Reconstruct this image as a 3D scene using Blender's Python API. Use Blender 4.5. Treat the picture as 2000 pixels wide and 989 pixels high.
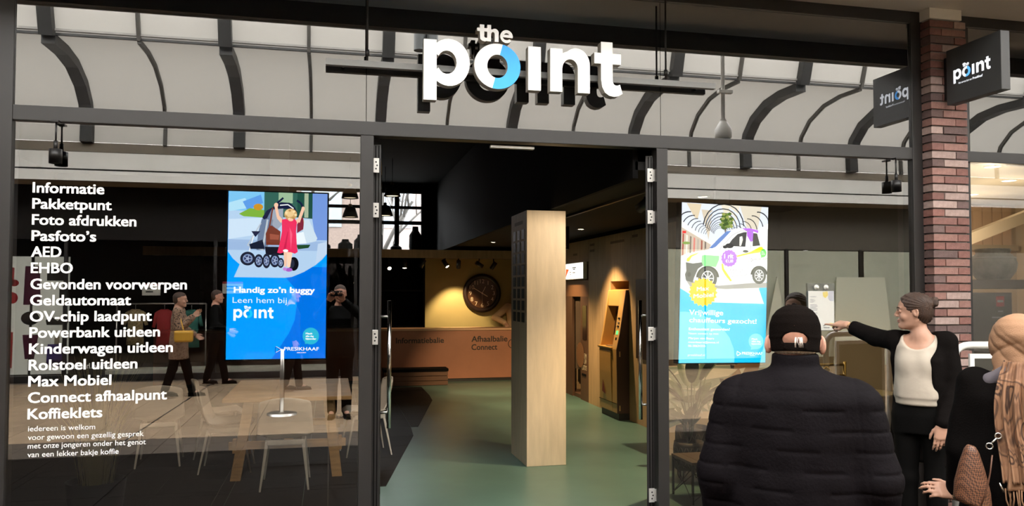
import bpy, bmesh, math, random
import numpy as np
from mathutils import Vector, Matrix
for _o in list(bpy.data.objects): bpy.data.objects.remove(_o)
SC = bpy.context.scene; COL = SC.collection
PI = math.pi
# ------------------------------------------------------------------ camera, sky, exposure
cam = bpy.data.cameras.new('camera'); cam_o = bpy.data.objects.new('camera', cam); COL.objects.link(cam_o)
YAW, PITCH, ROLL = math.radians(12.868), math.radians(2.0492), math.radians(0.0513)
def cam_axes():
    cy, sy, cp, sp, cr, sr = math.cos(YAW), math.sin(YAW), math.cos(PITCH), math.sin(PITCH), math.cos(ROLL), math.sin(ROLL)
    f = Vector((sy*cp, cy*cp, sp)); r = Vector((cy, -sy, 0)); u = r.cross(f)
    return r*cr+u*sr, u*cr-r*sr, f
_r, _u, _f = cam_axes()
cam_o.matrix_world = Matrix(((_r.x, _u.x, -_f.x, 0), (_r.y, _u.y, -_f.y, -5.2), (_r.z, _u.z, -_f.z, 1.68), (0, 0, 0, 1)))
cam.sensor_width = 36; cam.lens = 36*1552.55/2000; cam.shift_y = 0.01107; cam.clip_start = 0.02; cam.clip_end = 300
SC.camera = cam_o
world = bpy.data.worlds.new('sky'); SC.world = world; world.use_nodes = True
_bg = world.node_tree.nodes['Background']; _bg.inputs[0].default_value = (1.0, 0.98, 0.945, 1); _bg.inputs[1].default_value = 8.5   # bright overcast day
SC.view_settings.view_transform = 'Standard'; SC.view_settings.look = 'None'
SC.view_settings.exposure = 0.62; SC.view_settings.gamma = 1.0; SC.view_settings.use_curve_mapping = False
SC.cycles.max_bounces = 10; SC.cycles.diffuse_bounces = 4; SC.cycles.glossy_bounces = 5; SC.cycles.transmission_bounces = 6
SC.cycles.transparent_max_bounces = 16; SC.cycles.caustics_reflective = False; SC.cycles.caustics_refractive = False
SC.cycles.sample_clamp_indirect = 6.0
# ------------------------------------------------------------------ materials
MATS = {}
def _new(name):
    m = bpy.data.materials.new(name); m.use_nodes = True; nt = m.node_tree
    for n in list(nt.nodes): nt.nodes.remove(n)
    return m, nt, nt.nodes.new('ShaderNodeOutputMaterial')
def N(nt, kind, **kw):
    n = nt.nodes.new('ShaderNode'+kind)
    for k, v in kw.items():
        if k.startswith('_'): setattr(n, k[1:], v)
        else: n.inputs[k.replace('_', ' ')].default_value = v
    return n
def c4(c): return (c[0], c[1], c[2], 1)
def ramp(nt, fac, stops):
    r = nt.nodes.new('ShaderNodeValToRGB'); e = r.color_ramp.elements
    e[0].position, e[0].color = stops[0][0], c4(stops[0][1]); e[1].position, e[1].color = stops[-1][0], c4(stops[-1][1])
    for p, c in stops[1:-1]:
        q = e.new(p); q.color = c4(c)
    nt.links.new(fac, r.inputs[0]); return r.outputs[0]
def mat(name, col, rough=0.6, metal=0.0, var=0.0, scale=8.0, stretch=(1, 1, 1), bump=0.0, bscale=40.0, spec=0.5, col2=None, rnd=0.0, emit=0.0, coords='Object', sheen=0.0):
    """base colour broken up by noise (var, or mixed to col2), optional bump and a per-object random value"""
    if name in MATS: return MATS[name]
    m, nt, out = _new(name); L = nt.links.new
    b = N(nt, 'BsdfPrincipled', Roughness=rough, Metallic=metal)
    b.inputs['Specular IOR Level'].default_value = spec
    if sheen: b.inputs['Sheen Weight'].default_value = sheen
    b.inputs['Base Color'].default_value = c4(col)
    tc = N(nt, 'TexCoord'); mp = N(nt, 'Mapping'); mp.inputs['Scale'].default_value = stretch
    L(tc.outputs[coords], mp.inputs[0])
    src = None
    if var or col2:
        nz = N(nt, 'TexNoise', Scale=scale, Detail=5.0, Roughness=0.6); L(mp.outputs[0], nz.inputs['Vector'])
        lo = col2 if col2 else tuple(max(0, c*(1-var)) for c in col); hi = col if col2 else tuple(c*(1+var) for c in col)
        src = ramp(nt, nz.outputs[0], [(0.32, lo), (0.68, hi)])
    if rnd:
        oi = N(nt, 'ObjectInfo'); hsv = N(nt, 'HueSaturation'); mr = N(nt, 'MapRange'); mr.inputs['To Min'].default_value = 1-rnd; mr.inputs['To Max'].default_value = 1+rnd
        L(oi.outputs['Random'], mr.inputs[0]); L(mr.outputs[0], hsv.inputs['Value'])
        if src: L(src, hsv.inputs['Color'])
        else: hsv.inputs['Color'].default_value = c4(col)
        src = hsv.outputs[0]
    if src: L(src, b.inputs['Base Color'])
    if bump:
        n2 = N(nt, 'TexNoise', Scale=bscale, Detail=4.0); L(mp.outputs[0], n2.inputs['Vector'])
        bp = N(nt, 'Bump', Strength=bump, Distance=0.01); L(n2.outputs[0], bp.inputs['Height']); L(bp.outputs[0], b.inputs['Normal'])
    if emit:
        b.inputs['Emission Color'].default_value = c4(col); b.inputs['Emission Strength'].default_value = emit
    L(b.outputs[0], out.inputs[0]); MATS[name] = m; return m
def glow(name, col, s):
    if name in MATS: return MATS[name]
    m, nt, out = _new(name); e = N(nt, 'Emission', Strength=s); e.inputs[0].default_value = c4(col)
    nt.links.new(e.outputs[0], out.inputs[0]); MATS[name] = m; return m
def glass(name, refl, tint, base=None, rough=0.0, rcol=(1, 1, 1)):
    """coated architectural glass: mirror share rising with angle, the rest straight through (or onto an opaque dark back)"""
    m, nt, out = _new(name); L = nt.links.new
    fr = N(nt, 'Fresnel', IOR=1.5); mr = N(nt, 'MapRange'); mr.inputs['From Min'].default_value = 0.04; mr.inputs['To Min'].default_value = refl
    L(fr.outputs[0], mr.inputs[0])
    g = N(nt, 'BsdfGlossy', Roughness=rough); g.inputs[0].default_value = c4(rcol)
    if base: t = N(nt, 'BsdfDiffuse'); t.inputs[0].default_value = c4(base)
    else: t = N(nt, 'BsdfTransparent'); t.inputs[0].default_value = c4(tint)
    mx = N(nt, 'MixShader'); L(mr.outputs[0], mx.inputs[0]); L(t.outputs[0], mx.inputs[1]); L(g.outputs[0], mx.inputs[2])
    L(mx.outputs[0], out.inputs[0]); MATS[name] = m; return m
def translucent(name, col, tcol, rough=0.4, clear=0.0):
    m, nt, out = _new(name); L = nt.links.new
    d = N(nt, 'BsdfDiffuse'); d.inputs[0].default_value = c4(col); t = N(nt, 'BsdfTranslucent'); t.inputs[0].default_value = c4(tcol)
    a = N(nt, 'AddShader'); L(d.outputs[0], a.inputs[0]); L(t.outputs[0], a.inputs[1]); o = a.outputs[0]
    if clear:
        tr = N(nt, 'BsdfTransparent'); mx = N(nt, 'MixShader', Fac=clear); L(o, mx.inputs[1]); L(tr.outputs[0], mx.inputs[2]); o = mx.outputs[0]
    L(o, out.inputs[0]); MATS[name] = m; return m
# ------------------------------------------------------------------ mesh collector
class MB:
    def __init__(s): s.v = []; s.f = []; s.mi = []; s.m = 0; s.smooth = False; s.sm = []
    def add(s, vs, fs):
        o = len(s.v); s.v += [tuple(p) for p in vs]
        for f in fs: s.f.append([i+o for i in f]); s.mi.append(s.m); s.sm.append(s.smooth)
        return s
    def box(s, x0, x1, y0, y1, z0, z1, M=None):
        vs = [Vector((x, y, z)) for x in (x0, x1) for y in (y0, y1) for z in (z0, z1)]
        if M is not None: vs = [M @ v for v in vs]
        return s.add(vs, [(0, 1, 3, 2), (4, 6, 7, 5), (0, 4, 5, 1), (2, 3, 7, 6), (0, 2, 6, 4), (1, 5, 7, 3)])
    def cbox(s, c, d, M=None):
        return s.box(c[0]-d[0]/2, c[0]+d[0]/2, c[1]-d[1]/2, c[1]+d[1]/2, c[2]-d[2]/2, c[2]+d[2]/2, M)
    def bar(s, a, b, w, h, up=(0, 0, 1)):
        a, b = Vector(a), Vector(b); d = (b-a).normalized(); u = Vector(up); r = d.cross(u)
        if r.length < 1e-4: r = d.cross(Vector((1, 0, 0)))
        r.normalize(); u = r.cross(d)
        vs = [p+r*(i*w/2)+u*(j*h/2) for p in (a, b) for i, j in ((-1, -1), (1, -1), (1, 1), (-1, 1))]
        return s.add(vs, [(0, 1, 2, 3), (7, 6, 5, 4), (0, 4, 5, 1), (1, 5, 6, 2), (2, 6, 7, 3), (3, 7, 4, 0)])
    def tube(s, path, r, n=10, cap=True, closed=False):
        P = [Vector(p) for p in path]; rs = r if hasattr(r, '__len__') else [r]*len(P); o = len(s.v); prev = None; k = len(P)
        for i, p in enumerate(P):
            d = (P[(i+1) % k]-P[i-1]) if closed else (P[min(i+1, k-1)]-P[max(i-1, 0)])
            d.normalize()
            if prev is None:
                q = Vector((0, 0, 1)) if abs(d.z) < .9 else Vector((1, 0, 0)); a = d.cross(q).normalized()
            else: a = (prev-d*prev.dot(d)).normalized()
            prev = a; b = d.cross(a)
            for j in range(n):
                t = 2*PI*j/n; s.v.append(tuple(p+(a*math.cos(t)+b*math.sin(t))*rs[i]))
        for i in range(k if closed else k-1):
            for j in range(n):
                i2 = (i+1) % k
                s.f.append([o+i*n+j, o+i*n+(j+1) % n, o+i2*n+(j+1) % n, o+i2*n+j]); s.mi.append(s.m); s.sm.append(True)
        if cap and not closed:
            s.f.append([o+j for j in range(n)][::-1]); s.mi.append(s.m); s.sm.append(False)
            s.f.append([o+(k-1)*n+j for j in range(n)]); s.mi.append(s.m); s.sm.append(False)
        return s
    def lathe(s, prof, c=(0, 0, 0), n=24, axis='z', cap=True):
        o = len(s.v)
        for r, z in prof:
            for j in range(n):
                t = 2*PI*j/n; x, y = r*math.cos(t), r*math.sin(t)
                p = (x, y, z) if axis == 'z' else ((x, z, y) if axis == 'y' else (z, x, y))
                s.v.append((p[0]+c[0], p[1]+c[1], p[2]+c[2]))
        for i in range(len(prof)-1):
            for j in range(n):
                s.f.append([o+i*n+j, o+i*n+(j+1) % n, o+(i+1)*n+(j+1) % n, o+(i+1)*n+j]); s.mi.append(s.m); s.sm.append(True)
        if cap:
            for i in (0, len(prof)-1):
                s.f.append([o+i*n+j for j in range(n)]); s.mi.append(s.m); s.sm.append(False)
        return s
    def disc(s, c, r, n=24, axis='y', ry=None, M=None):
        ry = r if ry is None else ry
        ps = []
        for j in range(n):
            a, b = r*math.cos(2*PI*j/n), ry*math.sin(2*PI*j/n)
            ps.append((c[0]+a, c[1], c[2]+b) if axis == 'y' else ((c[0]+a, c[1]+b, c[2]) if axis == 'z' else (c[0], c[1]+a, c[2]+b)))
        return s.add(ps, [list(range(n))])
    def prism(s, poly, y0, y1, axis='y'):
        """outline in (a, b) extruded along axis; convex or mildly concave"""
        n = len(poly)
        def P(a, b, t): return (a, t, b) if axis == 'y' else ((t, a, b) if axis == 'x' else (a, b, t))
        vs = [P(a, b, y0) for a, b in poly]+[P(a, b, y1) for a, b in poly]
        return s.add(vs, [list(range(n)), list(range(2*n-1, n-1, -1))]+[[i, i+n, (i+1) % n+n, (i+1) % n] for i in range(n)])
    def grid(s, fn, nu, nv, closed=False, smooth=True):
        o = len(s.v); w = nu if closed else nu+1; k = s.smooth
        for j in range(nv+1):
            for i in range(w): s.v.append(tuple(fn(i/nu, j/nv)))
        for j in range(nv):
            for i in range(nu):
                s.f.append([o+j*w+i, o+j*w+(i+1) % w, o+(j+1)*w+(i+1) % w, o+(j+1)*w+i]); s.mi.append(s.m); s.sm.append(smooth)
        return s
    def poly(s, pts): return s.add(pts, [list(range(len(pts)))])
    def mesh(s, name, mats, off=(0, 0, 0)):
        me = bpy.data.meshes.new(name)
        if off != (0, 0, 0): vs = [(p[0]-off[0], p[1]-off[1], p[2]-off[2]) for p in s.v]
        else: vs = s.v
        me.from_pydata(vs, [], s.f)
        for m in (mats if isinstance(mats, (list, tuple)) else [mats]): me.materials.append(m)
        if any(s.mi): me.polygons.foreach_set('material_index', s.mi)
        if any(s.sm): me.polygons.foreach_set('use_smooth', s.sm)
        return me
def link(name, me, parent=None, loc=None):
    o = bpy.data.objects.new(name, me); COL.objects.link(o)
    if parent is not None: o.parent = parent
    if loc is not None: o.location = loc
    return o
def wloc(o):
    p = Vector((0, 0, 0))
    while o is not None: p += o.location; o = o.parent
    return tuple(p)
def part(name, mb, m, parent, world=True, bevel=0.0, label=None, stuff=False):
    """a mesh child of PARENT; world=True: the collector holds world coordinates (the thing is then not rotated)"""
    o = link(name, mb.mesh(name, m, wloc(parent) if (world and parent is not None) else (0, 0, 0)), parent)
    if bevel: bev(o, bevel)
    if label: o['label'] = label
    if stuff: o['kind'] = 'stuff'
    return o
def bev(o, w, seg=2):
    b = o.modifiers.new('bevel', 'BEVEL'); b.width = w; b.segments = seg; b.limit_method = 'ANGLE'; b.angle_limit = 0.7
def tag(o, label, cat, group=None, kind=None):
    o['label'] = label; o['category'] = cat
    if group: o['group'] = group
    if kind: o['kind'] = kind
    return o
def thing(name, label, cat, loc=(0, 0, 0), rz=0.0, group=None):
    o = bpy.data.objects.new(name, None); COL.objects.link(o); o.location = loc; o.rotation_euler = (0, 0, rz); o.empty_display_size = 0.1
    return tag(o, label, cat, group)
def single(name, mb, m, label, cat, group=None, bevel=0.0, loc=(0, 0, 0)):
    o = link(name, mb.mesh(name, m, loc), None, loc)
    if bevel: bev(o, bevel)
    return tag(o, label, cat, group)
def struct(name, mb, m, parent=None, bevel=0.0, label=None):
    o = link(name, mb.mesh(name, m, wloc(parent) if parent is not None else (0, 0, 0)), parent)
    if parent is None: o['kind'] = 'structure'
    if bevel: bev(o, bevel)
    if label: o['label'] = label
    return o
def sempty(name):
    o = bpy.data.objects.new(name, None); COL.objects.link(o); o['kind'] = 'structure'; return o
def copy_tree(o, parent=None):
    c = o.copy(); COL.objects.link(c)
    if parent is not None: c.parent = parent
    for ch in [x for x in bpy.data.objects if x.parent == o]: copy_tree(ch, c)
    return c
# ------------------------------------------------------------------ text and flat outlines
_TXT = {}
def text_mesh(s, w=1.0, bold=0.0):
    """vertices (x, y) and faces of one line, cap height about 0.69, baseline 0; bold: the outline laid down again, shifted a little each way"""
    k = (s, bold)
    if k not in _TXT:
        c = bpy.data.curves.new('t', 'FONT'); c.body = s; c.offset = min(0, bold); c.resolution_u = 3
        o = bpy.data.objects.new('t', c); me = o.to_mesh()
        v0 = [(v.co.x, v.co.y) for v in me.vertices]; f0 = [list(p.vertices) for p in me.polygons]
        o.to_mesh_clear(); bpy.data.objects.remove(o); bpy.data.curves.remove(c)
        vs, fs = [], []
        for dx, dy in (((1, .7), (-1, .7), (1, -.7), (-1, -.7), (0, 0)) if bold > 0 else ((0, 0),)):
            n = len(vs); vs += [(x+dx*max(0, bold), y+dy*max(0, bold)) for x, y in v0]; fs += [[i+n for i in f] for f in f0]
        _TXT[k] = (vs, fs)
    return _TXT[k]
def add_text(mb, s, fn, x, z, cap, width=None, sx=1.2, bold=0.012, align='l'):
    """lay a line of text through fn(u, v) -> point; width: exact width, else sx stretch"""
    vs, fs = text_mesh(s, 1, bold)
    if not vs: return
    x0 = min(v[0] for v in vs); x1 = max(v[0] for v in vs); k = cap/0.69
    kx = width/(x1-x0) if width else k*sx
    if align == 'c': x -= (x1-x0)*kx/2
    if align == 'r': x -= (x1-x0)*kx
    o, a, b = Vector(fn(0, 0)), Vector(fn(1, 0)), Vector(fn(0, 1)); nv = (a-o).cross(b-o).normalized(); m = max(1, len(vs)//5) if bold > 0 else len(vs)
    mb.add([tuple(Vector(fn(x+(v[0]-x0)*kx, z+v[1]*k))+nv*(.00012*(i//m))) for i, v in enumerate(vs)], fs)
def outline(loops, depth=0.0, bevel=0.0):
    """filled outline with holes -> verts (x, y, z) and faces; depth = half thickness"""
    c = bpy.data.curves.new('o', 'CURVE'); c.dimensions = '2D'; c.fill_mode = 'BOTH'; c.extrude = depth; c.bevel_depth = bevel
    for lp in loops:
        sp = c.splines.new('POLY'); sp.points.add(len(lp)-1); sp.use_cyclic_u = True
        for p, q in zip(sp.points, lp): p.co = (q[0], q[1], 0, 1)
    o = bpy.data.objects.new('o', c); me = o.to_mesh()
    r = ([tuple(v.co) for v in me.vertices], [list(p.vertices) for p in me.polygons])
    o.to_mesh_clear(); bpy.data.objects.remove(o); bpy.data.curves.remove(c); return r
def arc(cx, cy, rx, ry, a0, a1, n=16):
    return [(cx+rx*math.cos(math.radians(a0+(a1-a0)*i/n)), cy+ry*math.sin(math.radians(a0+(a1-a0)*i/n))) for i in range(n+1)]
# letters of the sign, in metres, baseline 0, x from the stem of the p
def _t(x, y, k):
    S = [(.048, .357), (.130, .357), (.130, .281), (.190, .281), (.190, .208), (.130, .208), (.130, .112)]
    S += [(.131, .09), (.137, .074), (.150, .066), (.165, .066), (.182, .073), (.200, .012), (.170, -.006), (.140, -.012), (.105, -.006), (.075, .014), (.056, .05), (.048, .10)]
    S += [(.048, .208), (0, .208), (0, .281), (.048, .281)]
    return [(x+a*k, y+b*k) for a, b in S]
def letter_shapes():
    p = [(0, -.100), (.083, -.100), (.083, .034)]+arc(.163, .149, .135, .153, -126, 126, 22)+[(.083, .264), (.083, .291), (0, .291)]
    ph = [(.083, .199), (.083, .100)]+arc(.149, .149, .063, .076, -150, 150, 16)
    n = [(.837, .001), (.920, .001), (.920, .160)]+arc(.975, .163, .053, .060, 165, 0, 10)+[(1.028, .001), (1.112, .001), (1.112, .190)]+arc(1.017, .190, .095, .110, 0, 128, 14)+[(.922, .262), (.922, .290), (.837, .290)]
    i = [(.687, 0), (.773, 0), (.773, .291), (.687, .291)]
    cx, cy, R = .481, .144, .1535
    w = arc(cx, cy, R, R*.97, 77, 257, 30)+arc(cx, cy, .068, .077, 257, 77, 24)
    b = arc(cx, cy, R, R*.97, -103, 77, 30)+arc(cx, cy, .068, .077, 77, -103, 24)
    k = .33
    t2 = [(.346+a*.36, .305+c*.30) for a, c in [(.048, .357), (.130, .357), (.130, .281), (.190, .281), (.190, .208), (.130, .208), (.130, .095), (.150, .07), (.182, .075), (.195, .012), (.14, -.012), (.085, .005), (.055, .04), (.048, .208), (0, .208), (0, .281), (.048, .281)]]
    h = [(.412, .304), (.438, .304), (.438, .352)]+arc(.450, .352, .012, .016, 170, 0, 6)+[(.462, .304), (.488, .304), (.488, .358)]+arc(.463, .362, .026, .028, 0, 125, 8)+[(.438, .384), (.438, .413), (.412, .413)]
    e = arc(.541, .344, .042, .043, 0, 318, 26)+arc(.541, .344, .026, .024, 318, 192, 8)+[(.582, .336)]
    eh = arc(.541, .350, .018, .016, 20, 160, 8)
    return dict(p=[p, ph], o=[w], ring=[b], i=[i], n=[n], t=[_t(1.143, 0, 1)], t2=[t2], h=[h], e=[e, eh])
LET = letter_shapes()
_LETM = {k: outline(v) for k, v in LET.items()}
def add_logo(mb, fn, x, z, k, wm=0, bm=1, small=True):
    for nme in ('p', 'o', 'i', 'n', 't')+(('t2', 'h', 'e') if small else ())+('ring',):
        vs, fs = _LETM[nme]; mb.m = bm if nme == 'ring' else wm
        mb.add([fn(x+v[0]*k, z+v[1]*k) for v in vs], fs)
# ------------------------------------------------------------------ the setting
ALU = mat('dark aluminium', (.021, .019, .018), .42, .0, var=.12, scale=3, spec=.6)
ALU2 = mat('door aluminium', (.022, .020, .020), .38, .0, spec=.6)
GLASS = glass('coated shop glass', .30, (.66, .66, .63))
GLASSD = glass('clear door glass', .07, (.9, .9, .9))
SPAN = glass('grey spandrel glass', .31, None, base=(.016, .016, .017))
BLACK = mat('matt black', (.0035, .003, .0028), .85, spec=.12)
BLKP = mat('black powder coat', (.012, .011, .011), .45)
WHITE = mat('white paint', (.80, .79, .76), .55, var=.03, scale=2)
STEEL = mat('brushed steel', (.62, .60, .57), .28, 1.0)
CHROME = mat('bright chrome', (.85, .84, .82), .12, 1.0)
PLY = mat('birch plywood', (.60, .48, .33), .5, var=.09, scale=3.2, stretch=(5, 5, .7), bump=.05)
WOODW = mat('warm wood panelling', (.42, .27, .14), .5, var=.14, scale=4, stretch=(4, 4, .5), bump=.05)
COPPER = mat('terracotta laminate', (.37, .150, .085), .55, var=.08, scale=2)
OLIVE = mat('ochre wall paint', (.40, .32, .13), .7, var=.06, scale=2)
TAUPE = mat('taupe bay wall', (.10, .085, .065), .8)
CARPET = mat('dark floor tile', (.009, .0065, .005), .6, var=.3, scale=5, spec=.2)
RESIN = mat('sage green poured floor', (.075, .142, .118), .36, var=.12, scale=1.6, bump=.02)
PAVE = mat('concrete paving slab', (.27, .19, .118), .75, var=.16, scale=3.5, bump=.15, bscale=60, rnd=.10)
MORTAR = mat('grey mortar', (.17, .14, .125), .9, bump=.2)
BRICK = [mat('brick %d' % i, c, .8, var=.14, scale=30, bump=.25, bscale=90, rnd=.12, coords='Object') for i, c in enumerate([(.22, .10, .082), (.255, .135, .112), (.135, .085, .078), (.37, .265, .235), (.19, .09, .076)])]
ROOFP = translucent('milky polycarbonate', (.30, .29, .27), (.092, .088, .081))
ROOFC = translucent('clear polycarbonate', (.2, .2, .2), (.4, .4, .4), clear=.8)
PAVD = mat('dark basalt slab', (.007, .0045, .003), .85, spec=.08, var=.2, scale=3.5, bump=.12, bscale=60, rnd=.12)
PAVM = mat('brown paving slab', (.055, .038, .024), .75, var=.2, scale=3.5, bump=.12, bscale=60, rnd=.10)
RIBM = mat('dark roof steel', (.022, .022, .021), .5)
# door head, posts, transom, top beam
fr = sempty('window_1')
def fbar(name, x0, x1, y0, y1, z0, z1, m=ALU, parent=fr): return struct(name, MB().box(x0, x1, y0, y1, z0, z1), m, parent, bevel=.004)
fbar('frame_post', -2.02, -1.84, 0, .12, 0, 3.845)
fbar('transom', -1.84, 4.325, 0, .10, 2.70, 2.792)
fbar('frame_post', .183, .267, 0, .10, 0, 2.70)
fbar('frame_post', 2.232, 2.316, 0, .10, 0, 2.70)
fbar('frame_post', 4.325, 4.44, 0, .12, 0, 3.845)
fbar('top_beam', -1.84, 4.325, 0, .12, 3.755, 3.845)
fbar('bottom_rail', -1.84, .183, 0, .10, 0, .09); fbar('bottom_rail', 2.316, 4.325, 0, .10, 0, .09)
for x0, x1 in ((-1.84, .216), (.220, 2.270), (2.274, 4.325)):
    struct('spandrel_pane', MB().box(x0, x1, .02, .032, 2.792, 3.755), SPAN, fr)
struct('backing_board', MB().box(-2.0, 4.44, .06, .10, 2.79, 3.9), BLACK, fr)
for x0, x1 in ((-1.84, .183), (2.316, 4.325)):
    struct('glass_pane', MB().poly([(x0, .03, .09), (x1, .03, .09), (x1, .03, 2.70), (x0, .03, 2.70)]), GLASS, fr)
# door leaves, both standing open into the shop
def leaf(name, hx, hy, ang, side, label):
    L = .93; root = thing(name, label, 'door', (hx, hy, 0), ang)       # local x runs along the leaf
    def pt(nm, a0, a1, z0, z1, m=ALU2, t=.028): return part(nm, MB().box(a0, a1, -t, t, z0, z1), m, root, world=False, bevel=.003)
    pt('stile', 0, .07, .01, 2.66); pt('stile', L-.07, L, .01, 2.66); pt('rail', .07, L-.07, 2.58, 2.66); pt('rail', .07, L-.07, .01, .16)
    for d in (.015, .035): part('groove', MB().box(-.002, .001, -.028+d-.003, -.028+d+.003, .02, 2.65), BLACK, root, world=False)
    pt('pane', .07, L-.07, .16, 2.58, GLASSD, .006)
    h = MB().tube([(L-.13, side*.09, .66), (L-.13, side*.09, 1.62)], .016, 14)
    g = part('pull_handle', h, CHROME, root, world=False)
    for z in (.78, 1.50): part('handle_bracket', MB().tube([(L-.13, side*.02, z), (L-.13, side*.09, z)], .010, 8), STEEL, g, world=False)
    return root
leaf('door_1', .292, .085, math.radians(86.0), -1, 'left black glazed door leaf with chrome pull, standing open into the dark side')
leaf('door_2', 2.212, .085, math.radians(66.5), 1, 'right black glazed door leaf with chrome pull, standing open beside the cash machine')
HINGE = mat('silver hinge', (.72, .70, .67), .35, .6)
def hinge(x, z, s):
    root = bpy.data.objects.new('door_hinge', None); COL.objects.link(root); root.parent = fr; root.location = (x, .042, z)
    part('hinge_plate', MB().box(x-.030, x+.012, .036, .044, z-.048, z+.048), HINGE, root, bevel=.002)
    part('knuckle', MB().tube([(x+s*.034, .040, z-.085), (x+s*.034, .040, z+.085)], .007, 8), HINGE, root)
    for i, dz in enumerate((.022, 0, -.022)): part('screw', MB().disc((x-.008+(i % 2)*.007, .0355, z+dz), .006, 8), BLKP, root)
    part('hinge_wing', MB().box(x+s*.012, x+s*.032, .037, .043, z-.042, z+.042), HINGE, root)
for k, z in enumerate((2.512, 2.218, 1.39)): hinge(.292, z, -1)
for k, z in enumerate((2.512, 2.215, 1.392, .268)): hinge(2.207, z, 1)
single('light_strip', MB().box(1.05, 1.357, .05, .09, 2.664, 2.682), mat('pale plastic', (.78, .76, .72), .5), 'slim white strip fixed under the door head of the entrance', 'sensor', bevel=.003)
# shop shell
struct('floor', MB().poly([(-5.0, .02, 0), (4.85, .02, 0), (4.85, 11.4, 0), (-5.0, 11.4, 0)]), RESIN)
zf = sempty('floor_zone')
random.seed(3)
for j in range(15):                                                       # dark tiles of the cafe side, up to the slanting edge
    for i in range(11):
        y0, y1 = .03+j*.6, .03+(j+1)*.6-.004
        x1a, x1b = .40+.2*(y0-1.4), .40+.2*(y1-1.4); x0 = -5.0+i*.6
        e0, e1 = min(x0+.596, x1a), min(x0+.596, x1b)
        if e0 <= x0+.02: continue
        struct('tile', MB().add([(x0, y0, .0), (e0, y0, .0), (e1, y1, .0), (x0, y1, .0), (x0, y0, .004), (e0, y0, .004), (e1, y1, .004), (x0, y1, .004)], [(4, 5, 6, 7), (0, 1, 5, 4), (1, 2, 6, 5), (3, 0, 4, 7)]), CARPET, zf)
for x0, x1 in ((-12, -5.1), (9, 18)): struct('wall_front', MB().box(x0, x1, 0, .12, 0, 4.0), mat('dark brick front', (.05, .032, .026), .85))
struct('ceiling', MB().box(-5.0, 4.85, .1, 11.4, 3.90, 4.0), BLACK)
struct('trim_1', MB().box(2.12, 4.85, .12, 11.0, 2.56, 2.62), mat('charcoal ceiling board', (.010, .009, .0085), .8, spec=.2))     # lowered ceiling over the right aisle
struct('trim_2', MB().box(2.10, 2.14, .12, 11.0, 2.50, 3.9), BLACK)
struct('wall_left', MB().box(-5.1, -5.0, .0, 11.4, 0, 4.0), BLACK)
struct('wall_front', MB().box(-5.1, -2.02, 0, .12, 0, 4.0), mat('dark brick front', (.05, .032, .026), .85))
# back wall with the high windows of the cafe side
bw = sempty('wall_back')
for b in ((-5.0, 4.85, 0, 2.4), (-5.0, -.72, 2.4, 3.9), (1.87, 4.85, 2.4, 3.9), (-.72, 1.87, 3.76, 3.9)):
    struct('wall_panel', MB().box(b[0], b[1], 11.0, 11.15, b[2], b[3]), BLACK, bw)
w3 = sempty('window_3')
GLZ = glass('back window glass', .06, (.85, .9, .95))
for x in (-.72, .62, 1.30, 1.84): struct('mullion', MB().box(x-.04, x+.05, 10.98, 11.1, 2.4, 3.76), BLACK, w3)
for z in (2.42, 3.10, 3.42, 3.74): struct('crossbar', MB().box(-.72, 1.87, 10.99, 11.09, z-.035, z+.035 if z < 3.4 else z+.02), BLACK, w3)
struct('pane', MB().poly([(-.72, 11.05, 2.4), (1.87, 11.05, 2.4), (1.87, 11.05, 3.76), (-.72, 11.05, 3.76)]), GLZ, w3)
# clock wall, canopy and right-hand wall of wood panels with joints
struct('wall_clock', MB().box(1.86, 4.0, 10.80, 10.98, 0, 2.5), OLIVE)
cn = sempty('trim_3')
struct('canopy_fascia', MB().box(-3.2, 3.9, 9.76, 9.80, 2.335, 2.49), WOODW, cn); struct('canopy_soffit', MB().box(-3.2, 3.9, 9.80, 10.80, 2.37, 2.40), mat('dark red soffit', (.16, .035, .022), .6), cn)
wr = sempty('wall_right')
ys = [2.62, 3.55, 4.46, 4.72, 5.45, 5.80, 6.42, 7.70, 8.7, 9.75, 10.8]
for a, b in zip(ys[:-1], ys[1:]):
    if (a, b) in ((4.72, 5.45), (6.42, 7.70)):
        z0 = 1.842 if a < 5 else 2.16
        struct('panel', MB().box(3.862, 3.90, a+.002, b-.002, z0, 2.5), WOODW, wr)
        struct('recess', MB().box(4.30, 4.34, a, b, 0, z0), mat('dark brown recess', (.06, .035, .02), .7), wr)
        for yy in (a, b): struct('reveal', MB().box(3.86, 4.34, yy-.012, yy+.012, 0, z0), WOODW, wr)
        struct('reveal', MB().box(3.90, 4.34, a, b, z0, z0+.02), WOODW, wr)
    else: struct('panel', MB().box(3.862, 3.90, a+.002, b-.002, 0, 2.5), WOODW, wr)
struct('wall_core', MB().box(4.36, 4.42, 2.62, 11.0, 0, 3.9), BLACK, wr)
struct('wall_core', MB().box(3.86, 4.85, 2.60, 2.62, .92, 3.9), TAUPE, wr)
struct('upper_wall', MB().box(3.88, 3.94, 2.62, 11.0, 2.5, 3.9), BLACK, wr)
struct('wall_side', MB().box(4.79, 4.85, .12, 2.62, 0, 3.9), TAUPE)
for k, (y0, y1, z) in enumerate(((4.42, 4.62, 2.405), (4.9, 5.45, 2.37), (6.15, 6.36, 2.39), (6.15, 6.36, 2.30), (7.0, 7.22, 2.28))):   # faint tone on tone marks along the top, unreadable in the photograph
    struct('faint_print', MB().box(3.8605, 3.862, y0, y1, z, z+.035), mat('brown print', (.16, .09, .045), .6), wr)
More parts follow.
